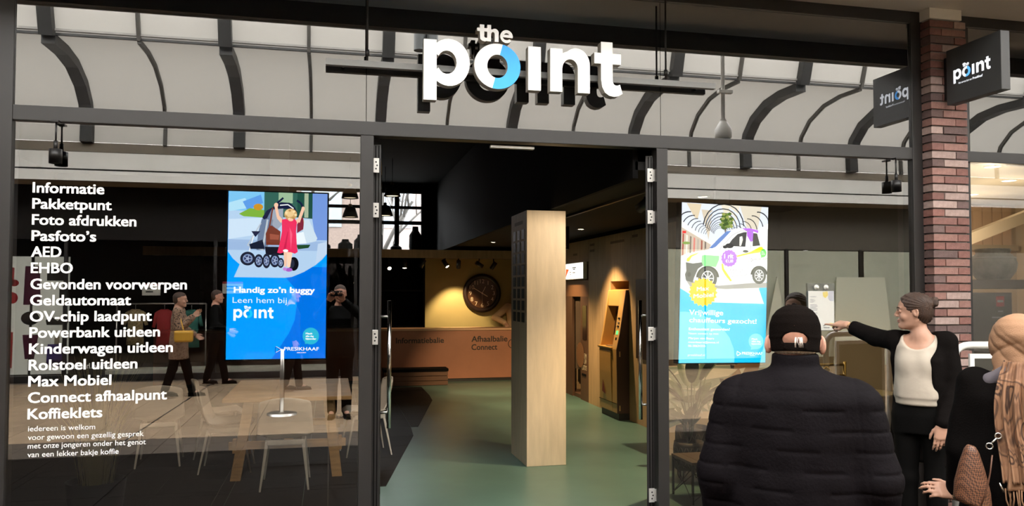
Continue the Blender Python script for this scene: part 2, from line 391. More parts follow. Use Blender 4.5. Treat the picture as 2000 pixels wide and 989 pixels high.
# pillar clad in plywood, rows of black squares on its shaded side
pil = sempty('pillar')
struct('cladding', MB().box(1.862, 2.258, 2.306, 2.984, 0, 2.487), PLY, pil, bevel=.004)
sq = MB().box(1.8585, 1.8615, -.055, .055, -.048, .048).mesh('square', mat('dark print square', (.006, .006, .006), .4))
for r in range(8):
    for c in range(3):
        o = link('photo_square', sq, pil, (0, 2.455+c*.185, 2.262-r*.118+.0))
struct('faint_print', MB().box(1.8605, 1.862, 2.48, 2.82, 2.365, 2.40), mat('grey print', (.30, .24, .16), .6), pil)
# ------------------------------------------------------------------ brick pillar between the shops
bp = sempty('pillar')
struct('mortar_core', MB().box(4.424, 4.718, -.088, .30, 0, 3.76), MORTAR, bp)
random.seed(11)
cache = {}
for k in range(60):
    z = .004+k*.0627
    lens = (.21, .10) if k % 2 else (.10, .21)
    x = 4.410
    for j, l in enumerate(lens):
        key = (l, random.randrange(5))
        if key not in cache:
            b = MB().box(0, l, 0, .10, 0, .050); cache[key] = b.mesh('brick', random.choice(BRICK[:2]) if key[1] == 0 else BRICK[key[1]])
        o = link('brick', cache[key], bp, (x+random.uniform(-.001, .001), -.10+random.uniform(-.003, .003), z)); x += l+.0085
    key = ('s', k % 5)
    if key not in cache: cache[key] = MB().box(0, .012, 0, .19, 0, .050).mesh('brick', BRICK[(k*2+1) % 5])
    link('brick', cache[key], bp, (4.411, .006, z))
struct('capital', MB().box(4.405, 4.690, -.105, .1, 3.765, 3.845), WHITE, bp)
# ------------------------------------------------------------------ soffit and arcade floor, roof, opposite side
struct('ceiling_soffit', MB().box(-14, 22, -.90, .12, 3.847, 3.90), WHITE)
XA, XB = -12.0, 18.0
def fascia(y, d, nm):
    f = sempty(nm)
    struct('fascia_board', MB().box(XA, XB, min(y, y+d*.04), max(y, y+d*.04), 3.70, 3.888), WHITE, f)
    struct('fascia_board', MB().box(XA, XB, min(y, y+d*.04), max(y, y+d*.04), 3.918, 4.22), WHITE, f)
    struct('fascia_core', MB().box(XA, XB, min(y+d*.02, y+d*.1), max(y+d*.03, y+d*.1), 3.70, 4.4), BLKP, f)
    struct('gutter', MB().box(XA, XB, min(y+d*.01, y+d*.1), max(y+d*.01, y+d*.1), 4.23, 4.40), mat('taupe gutter', (.2, .17, .13), .6), f)
fascia(-10.4, -1, 'trim_4'); fascia(-.90, 1, 'trim_5')
struct('soffit_opposite', MB().box(XA, XB, -11.3, -10.42, 3.70, 3.74), mat('taupe soffit', (.30, .24, .17), .7))
fl = sempty('floor_arcade')
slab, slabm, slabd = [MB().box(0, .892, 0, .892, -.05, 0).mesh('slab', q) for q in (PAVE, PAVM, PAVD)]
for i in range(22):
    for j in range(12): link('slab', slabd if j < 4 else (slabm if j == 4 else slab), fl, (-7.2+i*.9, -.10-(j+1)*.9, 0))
struct('slab_bed', MB().box(-14, 22, -11.3, .02, -.12, -.008), mat('sand bed', (.10, .08, .06), .9), fl)
struct('slab_border', MB().box(-14, 22, -.10, .02, -.01, 0), PAVD, fl)
dr = MB(); a, b = Vector((-1.6, -2.0, .002)), Vector((-2.5, -11.0, .002))
struct('drain_line', MB().bar((-2.27, -3.7, .001), (-2.10, -11.1, .001), .022, .004), BLKP, fl)
# roof: ribs and panels. profile of one side, (y, z) from the gutter to the ledge, the step and the upper vault
PROF = [(10.40, 4.40), (10.42, 4.80), (10.30, 5.12), (9.98, 5.42), (9.45, 5.64), (8.90, 5.71), (8.27, 5.70)]
STEP = [(8.27, 5.70), (8.14, 6.10), (8.02, 6.45)]
VAULT = [(8.02, 6.45), (7.90, 7.0), (7.50, 7.6), (6.80, 8.05), (5.65, 8.25)]
def mir(p): return [(11.3-y, z) for y, z in p]
def sweep(prof, x0, x1, t=.012, inset=0):
    mb = MB(); n = len(prof)
    for (y, z) in prof: mb.v += [(x0, -y, z), (x1, -y, z)]
    for i in range(n-1): mb.f.append([2*i, 2*i+1, 2*i+3, 2*i+2]); mb.mi.append(0); mb.sm.append(True)
    return mb
def dense(p, n=4):
    out = []
    for i in range(len(p)-1):
        for k in range(n):
            t = k/n; out.append((p[i][0]*(1-t)+p[i+1][0]*t, p[i][1]*(1-t)+p[i+1][1]*t))
    return out+[p[-1]]
rf = sempty('arcade_roof')
pitch = 2.612; X0 = -4.30-2*pitch
pan = {}
for side in (0, 1):
    for nm, pr, m in (('roof_panel', PROF, ROOFP), ('step_panel', STEP, ROOFP), ('vault_panel', VAULT, ROOFC)):
        p2 = mir(pr) if side else pr
        pan[(nm, side)] = sweep(p2, .0, pitch/2, 0).mesh(nm, m)
ribs = {}
def rib_mesh(w, h, side):
    mb = MB(); full = PROF+STEP+VAULT[1:]; p2 = mir(full) if side else full
    mb.add([], [])
    for i in range(len(p2)-1):
        (y0, z0), (y1, z1) = p2[i], p2[i+1]; cx, cz = 5.65, 5.2
        d = Vector((0, -(y1-y0), z1-z0)); ln = d.length; d.normalize()
        mid = Vector((0, -(y0+y1)/2, (z0+z1)/2)); inn = (Vector((0, -cx, cz))-mid); inn -= d*inn.dot(d); inn.normalize()
        a, b = Vector((0, -y0, z0))-d*.02, Vector((0, -y1, z1))+d*.02
        vs = [p+Vector((sx*w/2, 0, 0))+inn*k for p in (a, b) for sx, k in ((-1, -.01), (1, -.01), (1, h), (-1, h))]
        mb.add(vs, [(0, 1, 2, 3), (7, 6, 5, 4), (0, 4, 5, 1), (1, 5, 6, 2), (2, 6, 7, 3), (3, 7, 4, 0)])
    return mb
for side in (0, 1):
    ribs[('thick', side)] = rib_mesh(.20, .16, side).mesh('rib', RIBM); ribs[('thin', side)] = rib_mesh(.055, .07, side).mesh('rib', mat('grey roof bar', (.075, .07, .062), .5))
for k in range(22):
    x = X0+k*pitch/2
    for side in (0, 1):
        for nm in ('roof_panel', 'step_panel', 'vault_panel'): link(nm, pan[(nm, side)], rf, (x, 0, 0))
        link('rib', ribs[('thick' if k % 2 == 0 else 'thin', side)], rf, (x, 0, 0))
PURL = mat('grey purlin', (.30, .29, .27), .6)
for side in (0, 1):
    for (y, z, m) in ((8.27, 5.70, RIBM), (8.24, 5.76, PURL), (8.03, 6.43, PURL)):
        yy = 11.3-y if side else y
        struct('purlin', MB().bar((X0, -yy, z), (X0+11*pitch, -yy, z), .045, .035), m, rf)
GREYW = mat('grey end wall', (.25, .23, .2), .8)
struct('light_stop_wall', MB().box(-10.2, -10.0, -11.3, 0, 0, 8.3), GREYW); struct('light_stop_wall', MB().box(18.2, 18.4, -11.3, 0, 0, 8.3), GREYW)  # added walls out of view, closing the arcade ends against stray horizon light
# opposite side of the arcade: dark shop fronts
op = sempty('wall_opposite')
DKB = mat('dark shop sign band', (.007, .005, .004), .6, spec=.2); BRB = mat('brown shop sign band', (.085, .075, .058), .6)
struct('sign_band', MB().box(XA, 6.2, -11.26, -11.20, 2.68, 3.70), DKB, op); struct('sign_band', MB().box(6.2, XB, -11.26, -11.20, 2.68, 3.70), BRB, op)
struct('sill', MB().box(XA, 6.2, -11.26, -11.16, 0, .12), BLKP, op); struct('sill', MB().box(6.2, XB, -11.26, -11.16, 0, .16), BLKP, op)
for x in (-6.2, -4.86, -2.2, .5, 3.2, 6.2, 10.26, 12.2, 14.5): struct('mullion', MB().box(x-.03, x+.03, -11.25, -11.18, .1, 2.7), BLKP, op)
struct('shop_glass', MB().poly([(XA, -11.22, .1), (XB, -11.22, .1), (XB, -11.22, 2.68), (XA, -11.22, 2.68)]), glass('far shop glass', .05, (.8, .8, .78)), op)
struct('back_wall', MB().box(XA, XB, -15.1, -15.0, 0, 3.7), mat('shop interior dark', (.012, .010, .009), .8, spec=.2), op)
struct('shop_floor', MB().box(XA, XB, -15.0, -11.3, -.02, .02), mat('shop floor', (.02, .018, .015), .6, spec=.2), op)
struct('shop_ceiling', MB().box(XA, XB, -15.0, -11.3, 3.0, 3.05), BLACK, op)
for x in (XA, 6.2, XB): struct('party_wall', MB().box(x-.05, x+.05, -15.0, -11.3, 0, 3.0), mat('shop interior dark', (.012, .010, .009), .8, spec=.2), op)
struct('upper_wall', MB().box(XA, XB, -11.4, -11.3, 3.7, 4.4), GREYW, op)
struct('upper_wall', MB().box(-14, 22, .10, .14, 3.9, 4.4), GREYW)
# ------------------------------------------------------------------ neighbouring shop at the right
n = sempty('window_2')
for nm, b in (('top_beam', (4.74, 9, 0, .12, 3.765, 3.847)), ('transom', (4.74, 9, 0, .10, 2.70, 2.785)), ('frame_post', (4.74, 4.862, .02, .12, 0, 3.765)), ('bottom_rail', (4.86, 9, 0, .1, 0, .12))):
    struct(nm, MB().box(*b), ALU, n, bevel=.004)
struct('spandrel_pane', MB().box(4.862, 9, .02, .032, 2.785, 3.765), SPAN, n)
struct('glass_pane', MB().poly([(4.862, .03, .12), (9, .03, .12), (9, .03, 2.70), (4.862, .03, 2.70)]), GLASS, n)
struct('mullion', MB().box(6.32, 6.37, .01, .08, .1, 2.70), mat('pale frame', (.15, .135, .11), .6, spec=.2), n)
BEIGE = mat('beige wall', (.46, .36, .25), .8, var=.06, scale=2)
struct('wall_neighbour', MB().box(4.86, 10, 4.6, 4.7, 0, 3.2), BEIGE); struct('wall_neighbour', MB().box(4.862, 4.90, .12, 4.6, 0, 3.2), BEIGE); struct('wall_neighbour', MB().box(9.9, 10, .12, 4.6, 0, 3.2), BEIGE)
struct('floor_neighbour', MB().box(4.86, 10, .03, 4.6, -.02, 0), mat('brown floor', (.12, .085, .055), .5)); struct('ceiling_neighbour', MB().box(4.86, 10, .1, 4.6, 2.98, 3.05), mat('cream ceiling', (.45, .40, .32), .7))
struct('backing_neighbour', MB().box(4.74, 10, .06, .10, 2.79, 3.9), BLACK)
sl = sempty('wall_slats')
for k in range(28):
    struct('slat', MB().box(5.0+k*.17, 5.15+k*.17, 4.52, 4.58, 2.15, 2.95), mat('slat wood', (.52, .36, .24), .6, rnd=.08), sl)
struct('slat_rail', MB().box(4.9, 9.8, 4.46, 4.52, 2.30, 2.38), mat('slat rail', (.38, .31, .22), .6), sl)
# ------------------------------------------------------------------ things on the facade
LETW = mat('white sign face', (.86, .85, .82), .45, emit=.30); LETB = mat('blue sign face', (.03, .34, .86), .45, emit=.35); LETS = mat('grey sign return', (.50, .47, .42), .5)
LETK = mat('black sign back', (.01, .01, .01), .7)
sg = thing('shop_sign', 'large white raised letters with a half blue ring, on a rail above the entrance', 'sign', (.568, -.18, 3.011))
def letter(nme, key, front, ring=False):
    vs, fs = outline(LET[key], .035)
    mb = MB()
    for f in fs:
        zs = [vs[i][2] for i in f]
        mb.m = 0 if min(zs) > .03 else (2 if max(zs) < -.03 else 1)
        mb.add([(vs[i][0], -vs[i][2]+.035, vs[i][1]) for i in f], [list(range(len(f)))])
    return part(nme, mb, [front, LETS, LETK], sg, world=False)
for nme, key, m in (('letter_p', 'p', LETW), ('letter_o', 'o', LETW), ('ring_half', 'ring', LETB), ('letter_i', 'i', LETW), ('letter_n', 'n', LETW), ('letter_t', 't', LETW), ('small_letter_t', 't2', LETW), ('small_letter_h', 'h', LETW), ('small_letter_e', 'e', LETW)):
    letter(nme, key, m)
part('mounting_rail', MB().box(-.61, 2.08, .10, .14, .115, .155), mat('grey rail', (.24, .24, .235), .5), sg, world=False)
for x in (-.35, 1.71): part('hanger_rod', MB().tube([(x, .12, .155), (x, .12, .74)], .007, 8), BLKP, sg, world=False); part('rod_collar', MB().tube([(x, .12, .19), (x, .12, .23)], .014, 10), BLKP, sg, world=False)
for x in (-.5, .04, .73, .88, 1.23, 1.98): part('standoff', MB().tube([(x, .12, .135), (x, .198, .135)], .010, 8), BLKP, sg, world=False)
for x in (.04, .73, .88, 1.23): part('standoff', MB().tube([(x, .06, .135), (x, .10, .135)], .012, 8), BLKP, sg, world=False)
part('small_letter_bracket', MB().box(.38, .56, .065, .10, .22, .34), mat('grey rail', (.24, .24, .235), .5), sg, world=False)
for x, w in ((-1.597, 'left'), (4.157, 'right')):
    r = thing('facade_lamp', 'black cylinder lamp on a thin rod under the %s end of the transom' % w, 'lamp', (x, -.022, 2.445))
    part('shade', MB().lathe([(.034, 2.452), (.036, 2.445), (.036, 2.53), (.012, 2.534)], (x, -.022, 0), 24), BLKP, r)
    part('stem', MB().tube([(x, -.022, 2.53), (x, -.022, 2.58)], .012, 10), BLKP, r); part('rod', MB().tube([(x, -.022, 2.58), (x, -.022, 2.69)], .0055, 8), BLKP, r)
    part('ceiling_plate', MB().box(x-.02, x+.02, -.05, .0, 2.69, 2.70), BLKP, r)
# projecting sign on the brick pillar
r = thing('projecting_sign', 'dark box sign with small lit white lettering, projecting from the brick pillar', 'sign', (4.51, -.40, 3.10))
part('sign_box', MB().box(4.51, 4.585, -.645, -.145, 3.09, 3.505), mat('anthracite box', (.050, .050, .050), .5), r, bevel=.004)
part('bracket', MB().box(4.53, 4.565, -.15, -.10, 3.14, 3.46), BLKP, r)
GLW = glow('lit white letters', (.93, .95, 1), .95); GLB = glow('lit blue letters', (.12, .42, .95), .9)
mb = MB(); add_logo(mb, lambda u, v: (4.5085, -.215-u, v), 0, 3.262, .255)
part('lit_lettering', mb, [GLW, GLB], r)
mb = MB(); add_text(mb, 'Het service hart van', lambda u, v: (4.5085, -u, v), .262, 3.224, .015, width=.125, bold=0); add_text(mb, 'Presikhaaf', lambda u, v: (4.5085, -u, v), .395, 3.224, .017, width=.09)
part('lit_lettering', mb, GLW, r)
# window lettering
wl = thing('window_lettering', 'white vinyl list of services on the left shop window', 'lettering', (-1.732, .026, .70))
VIN = mat('white vinyl', (.93, .92, .89), .5)
LINES = ['Informatie', 'Pakketpunt', 'Foto afdrukken', 'Pasfoto\u2019s', 'AED', 'EHBO', 'Gevonden voorwerpen', 'Geldautomaat', 'OV-chip laadpunt', 'Powerbank uitleen', 'Kinderwagen uitleen', 'Rolstoel uitleen', 'Max Mobiel', 'Connect afhaalpunt', 'Koffieklets']
WID = [.392, .435, .575, .352, .163, .227, .870, .553, .672, .720, .795, .595, .452, .765, .405]
def lettered(s, w, z, cap, bold, x0):                               # every word a part of its own
    ws = s.split(' '); full = text_mesh(s, 1, bold)[0]; a0 = min(v[0] for v in full); k = w/(max(v[0] for v in full)-a0)
    for i, q in enumerate(ws):
        own = text_mesh(q, 1, bold)[0]; own_w = max(v[0] for v in own)-min(v[0] for v in own); end = max(v[0] for v in text_mesh(' '.join(ws[:i+1]), 1, bold)[0])-a0
        mb = MB(); add_text(mb, q, lambda u, v: (u, .0265, v), x0+(end-own_w)*k, z, cap, width=own_w*k, bold=bold); part('word_lettering', mb, VIN, wl)
for k, (s, w) in enumerate(zip(LINES, WID)): lettered(s, w, 2.275-k*.0959, .061, .023, -1.732)
for k, (s, w) in enumerate(zip(['iedereen is welkom', 'voor gewoon een gezellig gesprek', 'met onze jongeren onder het genot', 'van een lekker bakje koffie'], [.362, .632, .645, .494])): lettered(s, w, .861-k*.0505, .031, .006, -1.727)
# paper notice in a clear pocket with suction cups
r = thing('paper_notice', 'white paper notice in a clear pocket stuck to the right shop window', 'notice', (3.535, .02, 1.40))
part('sheet', MB().box(3.428, 3.640, .018, .021, 1.405, 1.695), mat('white paper', (.86, .85, .80), .6), r)
part('pocket', MB().box(3.426, 3.643, .014, .0265, 1.40, 1.752), translucent('clear plastic pocket', (.25, .25, .22), (.1, .1, .1), clear=.72), r)
for x in (3.492, 3.572): part('suction_cup', MB().lathe([(.019, .0), (.018, -.006), (.007, -.011), (.006, -.018), (.0, -.018)], (x, .014, 1.722), 16, axis='y'), mat('clear rubber', (.72, .72, .66), .2), r)
INK = mat('grey print ink', (.42, .42, .45), .7); YEL = mat('yellow print', (.86, .68, .16), .7); LIL = mat('lilac print', (.60, .60, .68), .7); DKI = mat('dark print ink', (.2, .2, .2), .7)
mb = MB()
mb.m = 1; mb.poly([(3.545, .0172, 1.685), (3.585, .0172, 1.693), (3.592, .0172, 1.665), (3.57, .0172, 1.642), (3.55, .0172, 1.655)]); mb.poly([(3.60, .0172, 1.46), (3.638, .0172, 1.455), (3.638, .0172, 1.43), (3.61, .0172, 1.43)])
mb.m = 2; mb.poly([(3.595, .0172, 1.694), (3.638, .0172, 1.694), (3.638, .0172, 1.62), (3.605, .0172, 1.62), (3.590, .0172, 1.642)])
mb.m = 0
for k, w in enumerate((.05, 0, .035, .04, .03, 0, .055, .06, .05, .06, .055, 0, .06, .05, .055, .06, .06, .05)):
    if w: mb.poly([(3.442, .0172, 1.655-k*.010), (3.442+w, .0172, 1.655-k*.010), (3.442+w, .0172, 1.650-k*.010), (3.442, .0172, 1.650-k*.010)])
mb.m = 3; mb.poly([(3.545, .0172, 1.440), (3.578, .0172, 1.452), (3.582, .0172, 1.446), (3.55, .0172, 1.434)]); mb.poly([(3.55, .0172, 1.428), (3.60, .0172, 1.428), (3.60, .0172, 1.422), (3.55, .0172, 1.422)])
part('printed_text', mb, [INK, YEL, LIL, DKI], r, stuff=True)
# ------------------------------------------------------------------ the two screens
def s2l(c): return tuple(((v/255)/12.92 if v <= 10 else ((v/255+.055)/1.055)**2.4) for v in c)
_em = {}
class Art:
    """flat picture of one screen: layers in picture coordinates s (0..1 across), t (0..1 down)"""
    def __init__(s, w, h, y, strength): s.w, s.h, s.y, s.k = w, h, y, strength; s.mb = MB(); s.mats = []; s.idx = {}; s.lay = 0
    def col(s, c):
        if c not in s.idx:
            s.idx[c] = len(s.mats); s.mats.append(glow('screen colour %d %d %d %.1f' % (c+(s.k,)), s2l(c), s.k))
        s.mb.m = s.idx[c]
    def fn(s, a, t): a, t = min(1, max(0, a)), min(1, max(0, t)); return ((a-.5)*s.w, s.y-s.lay*.00004, (.5-t)*s.h)
    def poly(s, c, pts): s.col(c); s.lay += 1; s.mb.poly([s.fn(*s.map(*p)) for p in pts])
    def shape(s, c, pts):                                        # concave outline
        s.col(c); s.lay += 1; q = [s.map(*p) for p in pts]; vs, fs = outline([[(a, -t) for a, t in q]]); s.mb.add([s.fn(v[0], -v[1]) for v in vs], fs)
    def ell(s, c, x, y, rx, ry, n=28, a0=0, a1=360):
        s.poly(c, [(x+rx*math.cos(math.radians(a0+(a1-a0)*i/n)), y+ry*math.sin(math.radians(a0+(a1-a0)*i/n))) for i in range(n)])
    def line(s, c, pts, w):
        s.col(c); s.lay += 1
        for (x0, y0), (x1, y1) in zip(pts[:-1], pts[1:]):
            d = math.hypot(x1-x0, y1-y0) or 1; nx, ny = -(y1-y0)/d*w/2, (x1-x0)/d*w/2
            s.mb.poly([s.fn(*s.map(*p)) for p in ((x0+nx, y0+ny), (x1+nx, y1+ny), (x1-nx, y1-ny), (x0-nx, y0-ny))])
    def text(s, c, txt, x0, x1, y, cap, slope=0.0, bold=.012):
        s.col(c); s.lay += 1; vs, fs = text_mesh(txt, 1, bold); a = min(v[0] for v in vs); b = max(v[0] for v in vs); k = (x1-x0)/(b-a)
        s.mb.add([s.fn(*s.map(x0+(v[0]-a)*k, y-v[1]*cap/.69+(v[0]-a)*k*slope)) for v in vs], fs)
    def logo(s, cw, cb, x, y, k):
        s.col(cw); i = s.mb.m; s.col(cb); j = s.mb.m; s.lay += 1
        add_logo(s.mb, lambda u, v: s.fn(*s.map(x+u, y-v)), 0, 0, k, i, j)
def inv(q, px, py):
    (x0, y0), (x1, y1), (x2, y2), (x3, y3) = q; t = .5
    for _ in range(4):
        xl, xr = x0+(x3-x0)*t, x1+(x2-x1)*t; a = (px-xl)/(xr-xl); yt, yb = y0+(y1-y0)*a, y3+(y2-y3)*a; t = (py-yt)/(yb-yt)
    return a, t
def crop(art, q, ox, oy, sc): art.map = lambda x, y: inv(q, ox+x/sc, oy+y/sc)
# left screen: toddler pushing a buggy
A = Art(.612, 1.068, -.0175, 1.6); QL = ((444.3, 374.4), (639, 378.1), (638.3, 699.2), (443.8, 704.7))
crop(A, QL, 430, 540, 5.496)
A.poly((0, 150, 252), [(77, -920), (1150, -920), (1150, 876), (77, 906)])
A.poly((0, 110, 226), [(690, -100), (705, 20), (800, 130), (826, 300), (805, 470), (745, 610), (655, 750), (560, 893), (1150, 876), (1150, -100)])
crop(A, QL, 430, 360, 4.3)
A.shape((172, 200, 232), [(64, 62), (899, 78), (899, 585), (860, 630), (800, 680), (700, 740), (600, 782), (540, 790), (116, 790), (162, 682), (105, 632), (64, 575)])
A.poly((196, 217, 240), [(64, 300), (360, 285), (360, 420), (64, 470)]); A.poly((150, 178, 218), [(64, 470), (899, 480), (899, 560), (64, 560)])
A.poly((120, 190, 236), [(64, 62), (360, 68), (360, 230), (64, 225)]); A.poly((170, 215, 240), [(64, 160), (200, 120), (250, 200), (64, 235)]); A.poly((90, 150, 225), [(180, 150), (330, 90), (350, 160), (220, 225)])
A.poly((120, 170, 60), [(150, 255), (240, 205), (360, 220), (360, 285), (190, 275)]); A.ell((196, 140, 40), 310, 195, 40, 28)
A.poly((50, 95, 85), [(360, 66), (640, 70), (640, 280), (360, 280)]); A.poly((150, 180, 150), [(480, 70), (600, 72), (600, 160), (480, 158)]); A.poly((30, 75, 65), [(640, 72), (770, 75), (770, 290), (640, 280)]); A.poly((160, 175, 150), [(700, 73), (735, 74), (735, 280), (700, 280)])
A.poly((110, 145, 215), [(770, 75), (899, 78), (899, 470), (800, 470), (770, 300)]); A.poly((185, 205, 232), [(820, 500), (899, 480), (899, 585), (800, 680)])
NAVY = (22, 28, 60); GR = (178, 188, 200)
A.shape((100, 118, 150), [(340, 300), (400, 210), (470, 200), (500, 330), (420, 480), (360, 560), (300, 560), (310, 420)])
A.shape(NAVY, [(345, 285), (380, 225), (440, 190), (500, 152), (575, 156), (620, 195), (640, 240), (560, 210), (480, 205), (420, 215), (385, 290), (360, 300)])
A.line((235, 238, 245), [(492, 178), (560, 172), (608, 205)], 9); A.shape((150, 160, 178), [(430, 220), (520, 205), (520, 330), (470, 390), (425, 340)])
A.line(NAVY, [(470, 160), (520, 115)], 17); A.line(NAVY, [(635, 135), (672, 160), (690, 205)], 17)
A.line(GR, [(390, 300), (350, 560)], 16); A.line(GR, [(335, 330), (225, 520)], 10); A.line(GR, [(225, 520), (360, 560)], 8); A.line((120, 130, 150), [(430, 300), (380, 560)], 14); A.line((225, 228, 235), [(275, 440), (240, 570)], 9)
A.shape(NAVY, [(255, 400), (330, 400), (290, 450)]); A.shape((25, 30, 50), [(240, 510), (350, 470), (370, 550), (250, 550)]); A.shape((24, 24, 36), [(370, 530), (520, 530), (540, 600), (380, 600)])
for x, y, rx, ry in ((228, 632, 62, 58), (320, 650, 38, 56), (385, 650, 34, 62), (455, 645, 42, 58), (505, 665, 28, 42)):
    A.ell((30, 34, 52), x, y, rx, ry); A.ell((118, 138, 180), x, y, rx*.66, ry*.66); A.ell((45, 55, 95), x, y, rx*.48, ry*.48); A.ell((170, 185, 215), x, y, rx*.2, ry*.2)
    for k in range(5): A.line((150, 165, 200), [(x, y), (x+rx*.6*math.cos(k*1.257), y+ry*.6*math.sin(k*1.257))], 7)
A.ell((14, 15, 22), 615, 672, 42, 58); A.ell((40, 44, 60), 600, 670, 22, 38)
A.shape((112, 52, 38), [(375, 420), (400, 360), (425, 350), (500, 400), (495, 515), (380, 515)]); A.line((112, 52, 38), [(400, 400), (432, 200)], 12); A.shape((150, 80, 62), [(410, 420), (490, 430), (485, 470), (412, 468)])
A.shape((120, 30, 52), [(640, 300), (690, 278), (705, 370), (640, 412)]); A.shape((205, 170, 130), [(690, 278), (712, 365), (650, 415), (700, 372)])
A.shape((196, 214, 232), [(700, 302), (740, 294), (815, 455), (800, 480), (722, 498), (690, 400)]); A.shape((226, 236, 246), [(635, 415), (695, 400), (722, 498), (632, 505)]); A.shape((30, 70, 40), [(635, 512), (755, 508), (740, 535), (650, 548)])
SK = (236, 190, 165)
A.line(SK, [(458, 185), (478, 280)], 24); A.line(SK, [(478, 278), (512, 318)], 30); A.line(SK, [(690, 205), (650, 320)], 26); A.line(SK, [(650, 300), (630, 325)], 30); A.ell(SK, 460, 178, 18, 20); A.ell(SK, 690, 205, 14, 18)
A.shape(SK, [(528, 560), (560, 560), (555, 690), (535, 700)]); A.shape((246, 205, 180), [(556, 560), (606, 560), (585, 700), (560, 700)])
A.shape((226, 44, 92), [(510, 300), (545, 292), (580, 305), (620, 292), (638, 320), (632, 400), (640, 520), (648, 570), (625, 586), (590, 574), (540, 572), (500, 586), (474, 578), (490, 520), (512, 400)])
A.shape((196, 30, 76), [(560, 400), (566, 400), (545, 570), (520, 575)]); A.shape((245, 90, 128), [(575, 360), (600, 420), (590, 560), (580, 420)]); A.ell((245, 245, 250), 545, 562, 22, 12)
A.ell((196, 156, 100), 584, 255, 54, 50); A.ell((226, 194, 140), 575, 243, 40, 34)
for k in range(14): A.ell((240, 214, 166) if k % 2 else (176, 134, 80), 584+42*math.cos(k*.9), 258+36*math.sin(k*.9), 12, 10, 10)
A.ell(SK, 585, 300, 22, 12)
A.ell((164, 92, 190), 575, 722, 30, 16); A.ell((190, 130, 210), 540, 716, 16, 14)
WHT = (245, 250, 255)
crop(A, QL, 430, 540, 5.496)
A.text(WHT, 'Handig zo\u2019n buggy', 150, 1020, 186, 62, -.008, .028); A.text((225, 238, 250), 'Leen hem bij', 140, 716, 296, 62, -.006, -.004)
A.logo(WHT, (20, 190, 245), 150, 456, 318)
A.ell((40, 175, 210), 982, 640, 90, 90); A.poly((40, 175, 210), [(920, 680), (918, 726), (1000, 712)])
for s, x1, y in (('Maak', 1000, 622), ('elke dag', 1012, 650), ('bijzonder', 1042, 678)): A.text(WHT, s, 926, x1, y, 18, -.005, .03)
A.line((10, 80, 190), [(603, 760), (660, 788), (605, 822), (598, 800), (603, 760)], 9); A.line(WHT, [(606, 756), (666, 786), (608, 820)], 5)
A.text(WHT, 'PRESIKHAAF', 694, 1072, 798, 36, -.012, .01); A.text(WHT, 'ARNHEM', 830, 930, 824, 10, -.01, .02)
def screen(name, label, loc, rz, w, h, art, roll=0, tilt=0):
    r = thing(name, label, 'screen', loc, rz); r.rotation_euler = (tilt, -roll, rz)
    part('housing', MB().box(-w/2, w/2, -.014, .05, -h/2, h/2), BLKP, r, world=False, bevel=.003)
    q = part('panel', MB().box(-w/2+.004, w/2-.004, -.0165, -.012, -h/2+.004, h/2-.004), mat('black screen glass', (.004, .004, .004), .15), r, world=False)
    part('screen_picture_print', art.mb, art.mats, q, world=False)
    part('ceiling_bracket', MB().box(-.06, .06, .03, .06, h/2-.1, 3.89-loc[2]), BLKP, r, world=False)
    return r
screen('display_screen', 'blue upright screen in the left window showing a toddler pushing a buggy', (-.331, .12, 1.79), math.radians(.4), .632, 1.088, A, math.radians(-.2), 0)
# right screen: small electric car in the arcade
B = Art(.742, 1.190, -.0175, 2.0); QR = ((1323.4, 397.7), (1495.4, 402.4), (1497, 705), (1328, 714)); K = (46, 50, 58)
crop(B, QR, 1310, 390, 5.82)
B.poly((0, 178, 232), [(78, 40), (1085, 68), (1095, 1840), (100, 1890)])
B.shape((226, 226, 226), [(78, 40), (1085, 68), (1085, 920), (990, 1000), (1056, 1170), (480, 1178), (300, 1150), (90, 1030)])
B.poly((208, 214, 226), [(78, 40), (1085, 68), (1085, 280), (960, 330), (430, 500), (300, 420), (80, 250)])
for x0, y0, x1, y1, c in ((130, 50, 300, 230, (205, 190, 165)), (300, 120, 430, 480, (198, 186, 168)), (520, 55, 740, 300, (214, 206, 190)), (740, 58, 1000, 330, (205, 196, 180))): B.poly(c, [(x0, y0), (x1, y0+8), (x1-40, y1), (x0+90, y1-20)])
for k in range(9):                                                    # arches of the arcade roof shrinking into the distance
    f = .86**k; x = 560-60*(1-f); y = 330+110*(1-f)
    for cx, rx, ry, a0, a1 in ((x-390*f, 150*f, 170*f, 180, 275), (x, 235*f, 270*f, 185, 355), (x+400*f, 150*f, 190*f, 265, 360)):
        B.line(K, [(cx+rx*math.cos(math.radians(a0+(a1-a0)*i/10)), y-10*f+ry*math.sin(math.radians(a0+(a1-a0)*i/10))) for i in range(11)], max(5, 13*f))
    B.line((200, 212, 236), [(x-200*f, y-60*f), (x-150*f, y-170*f), (x-60*f, y-235*f)], 16*f); B.line((200, 212, 236), [(x+210*f, y-50*f), (x+150*f, y-170*f), (x+60*f, y-235*f)], 16*f)
B.shape((240, 236, 226), [(80, 260), (420, 490), (420, 520), (80, 330)]); B.shape((250, 248, 240), [(960, 330), (1080, 260), (1080, 320), (965, 370)])
B.shape((190, 175, 160), [(80, 330), (420, 520), (400, 580), (190, 610), (80, 660)])
for k, c in enumerate(((150, 70, 60), (225, 215, 205), (120, 110, 100), (205, 120, 110), (170, 160, 150), (150, 80, 70), (110, 100, 95))): B.poly(c, [(95+k*42, 400+k*14), (113+k*42, 408+k*14), (113+k*42, 650-k*14), (95+k*42, 655-k*14)])
B.poly((214, 40, 40), [(92, 372), (134, 370), (134, 398), (92, 400)]); B.ell((120, 150, 70), 140, 510, 45, 16)
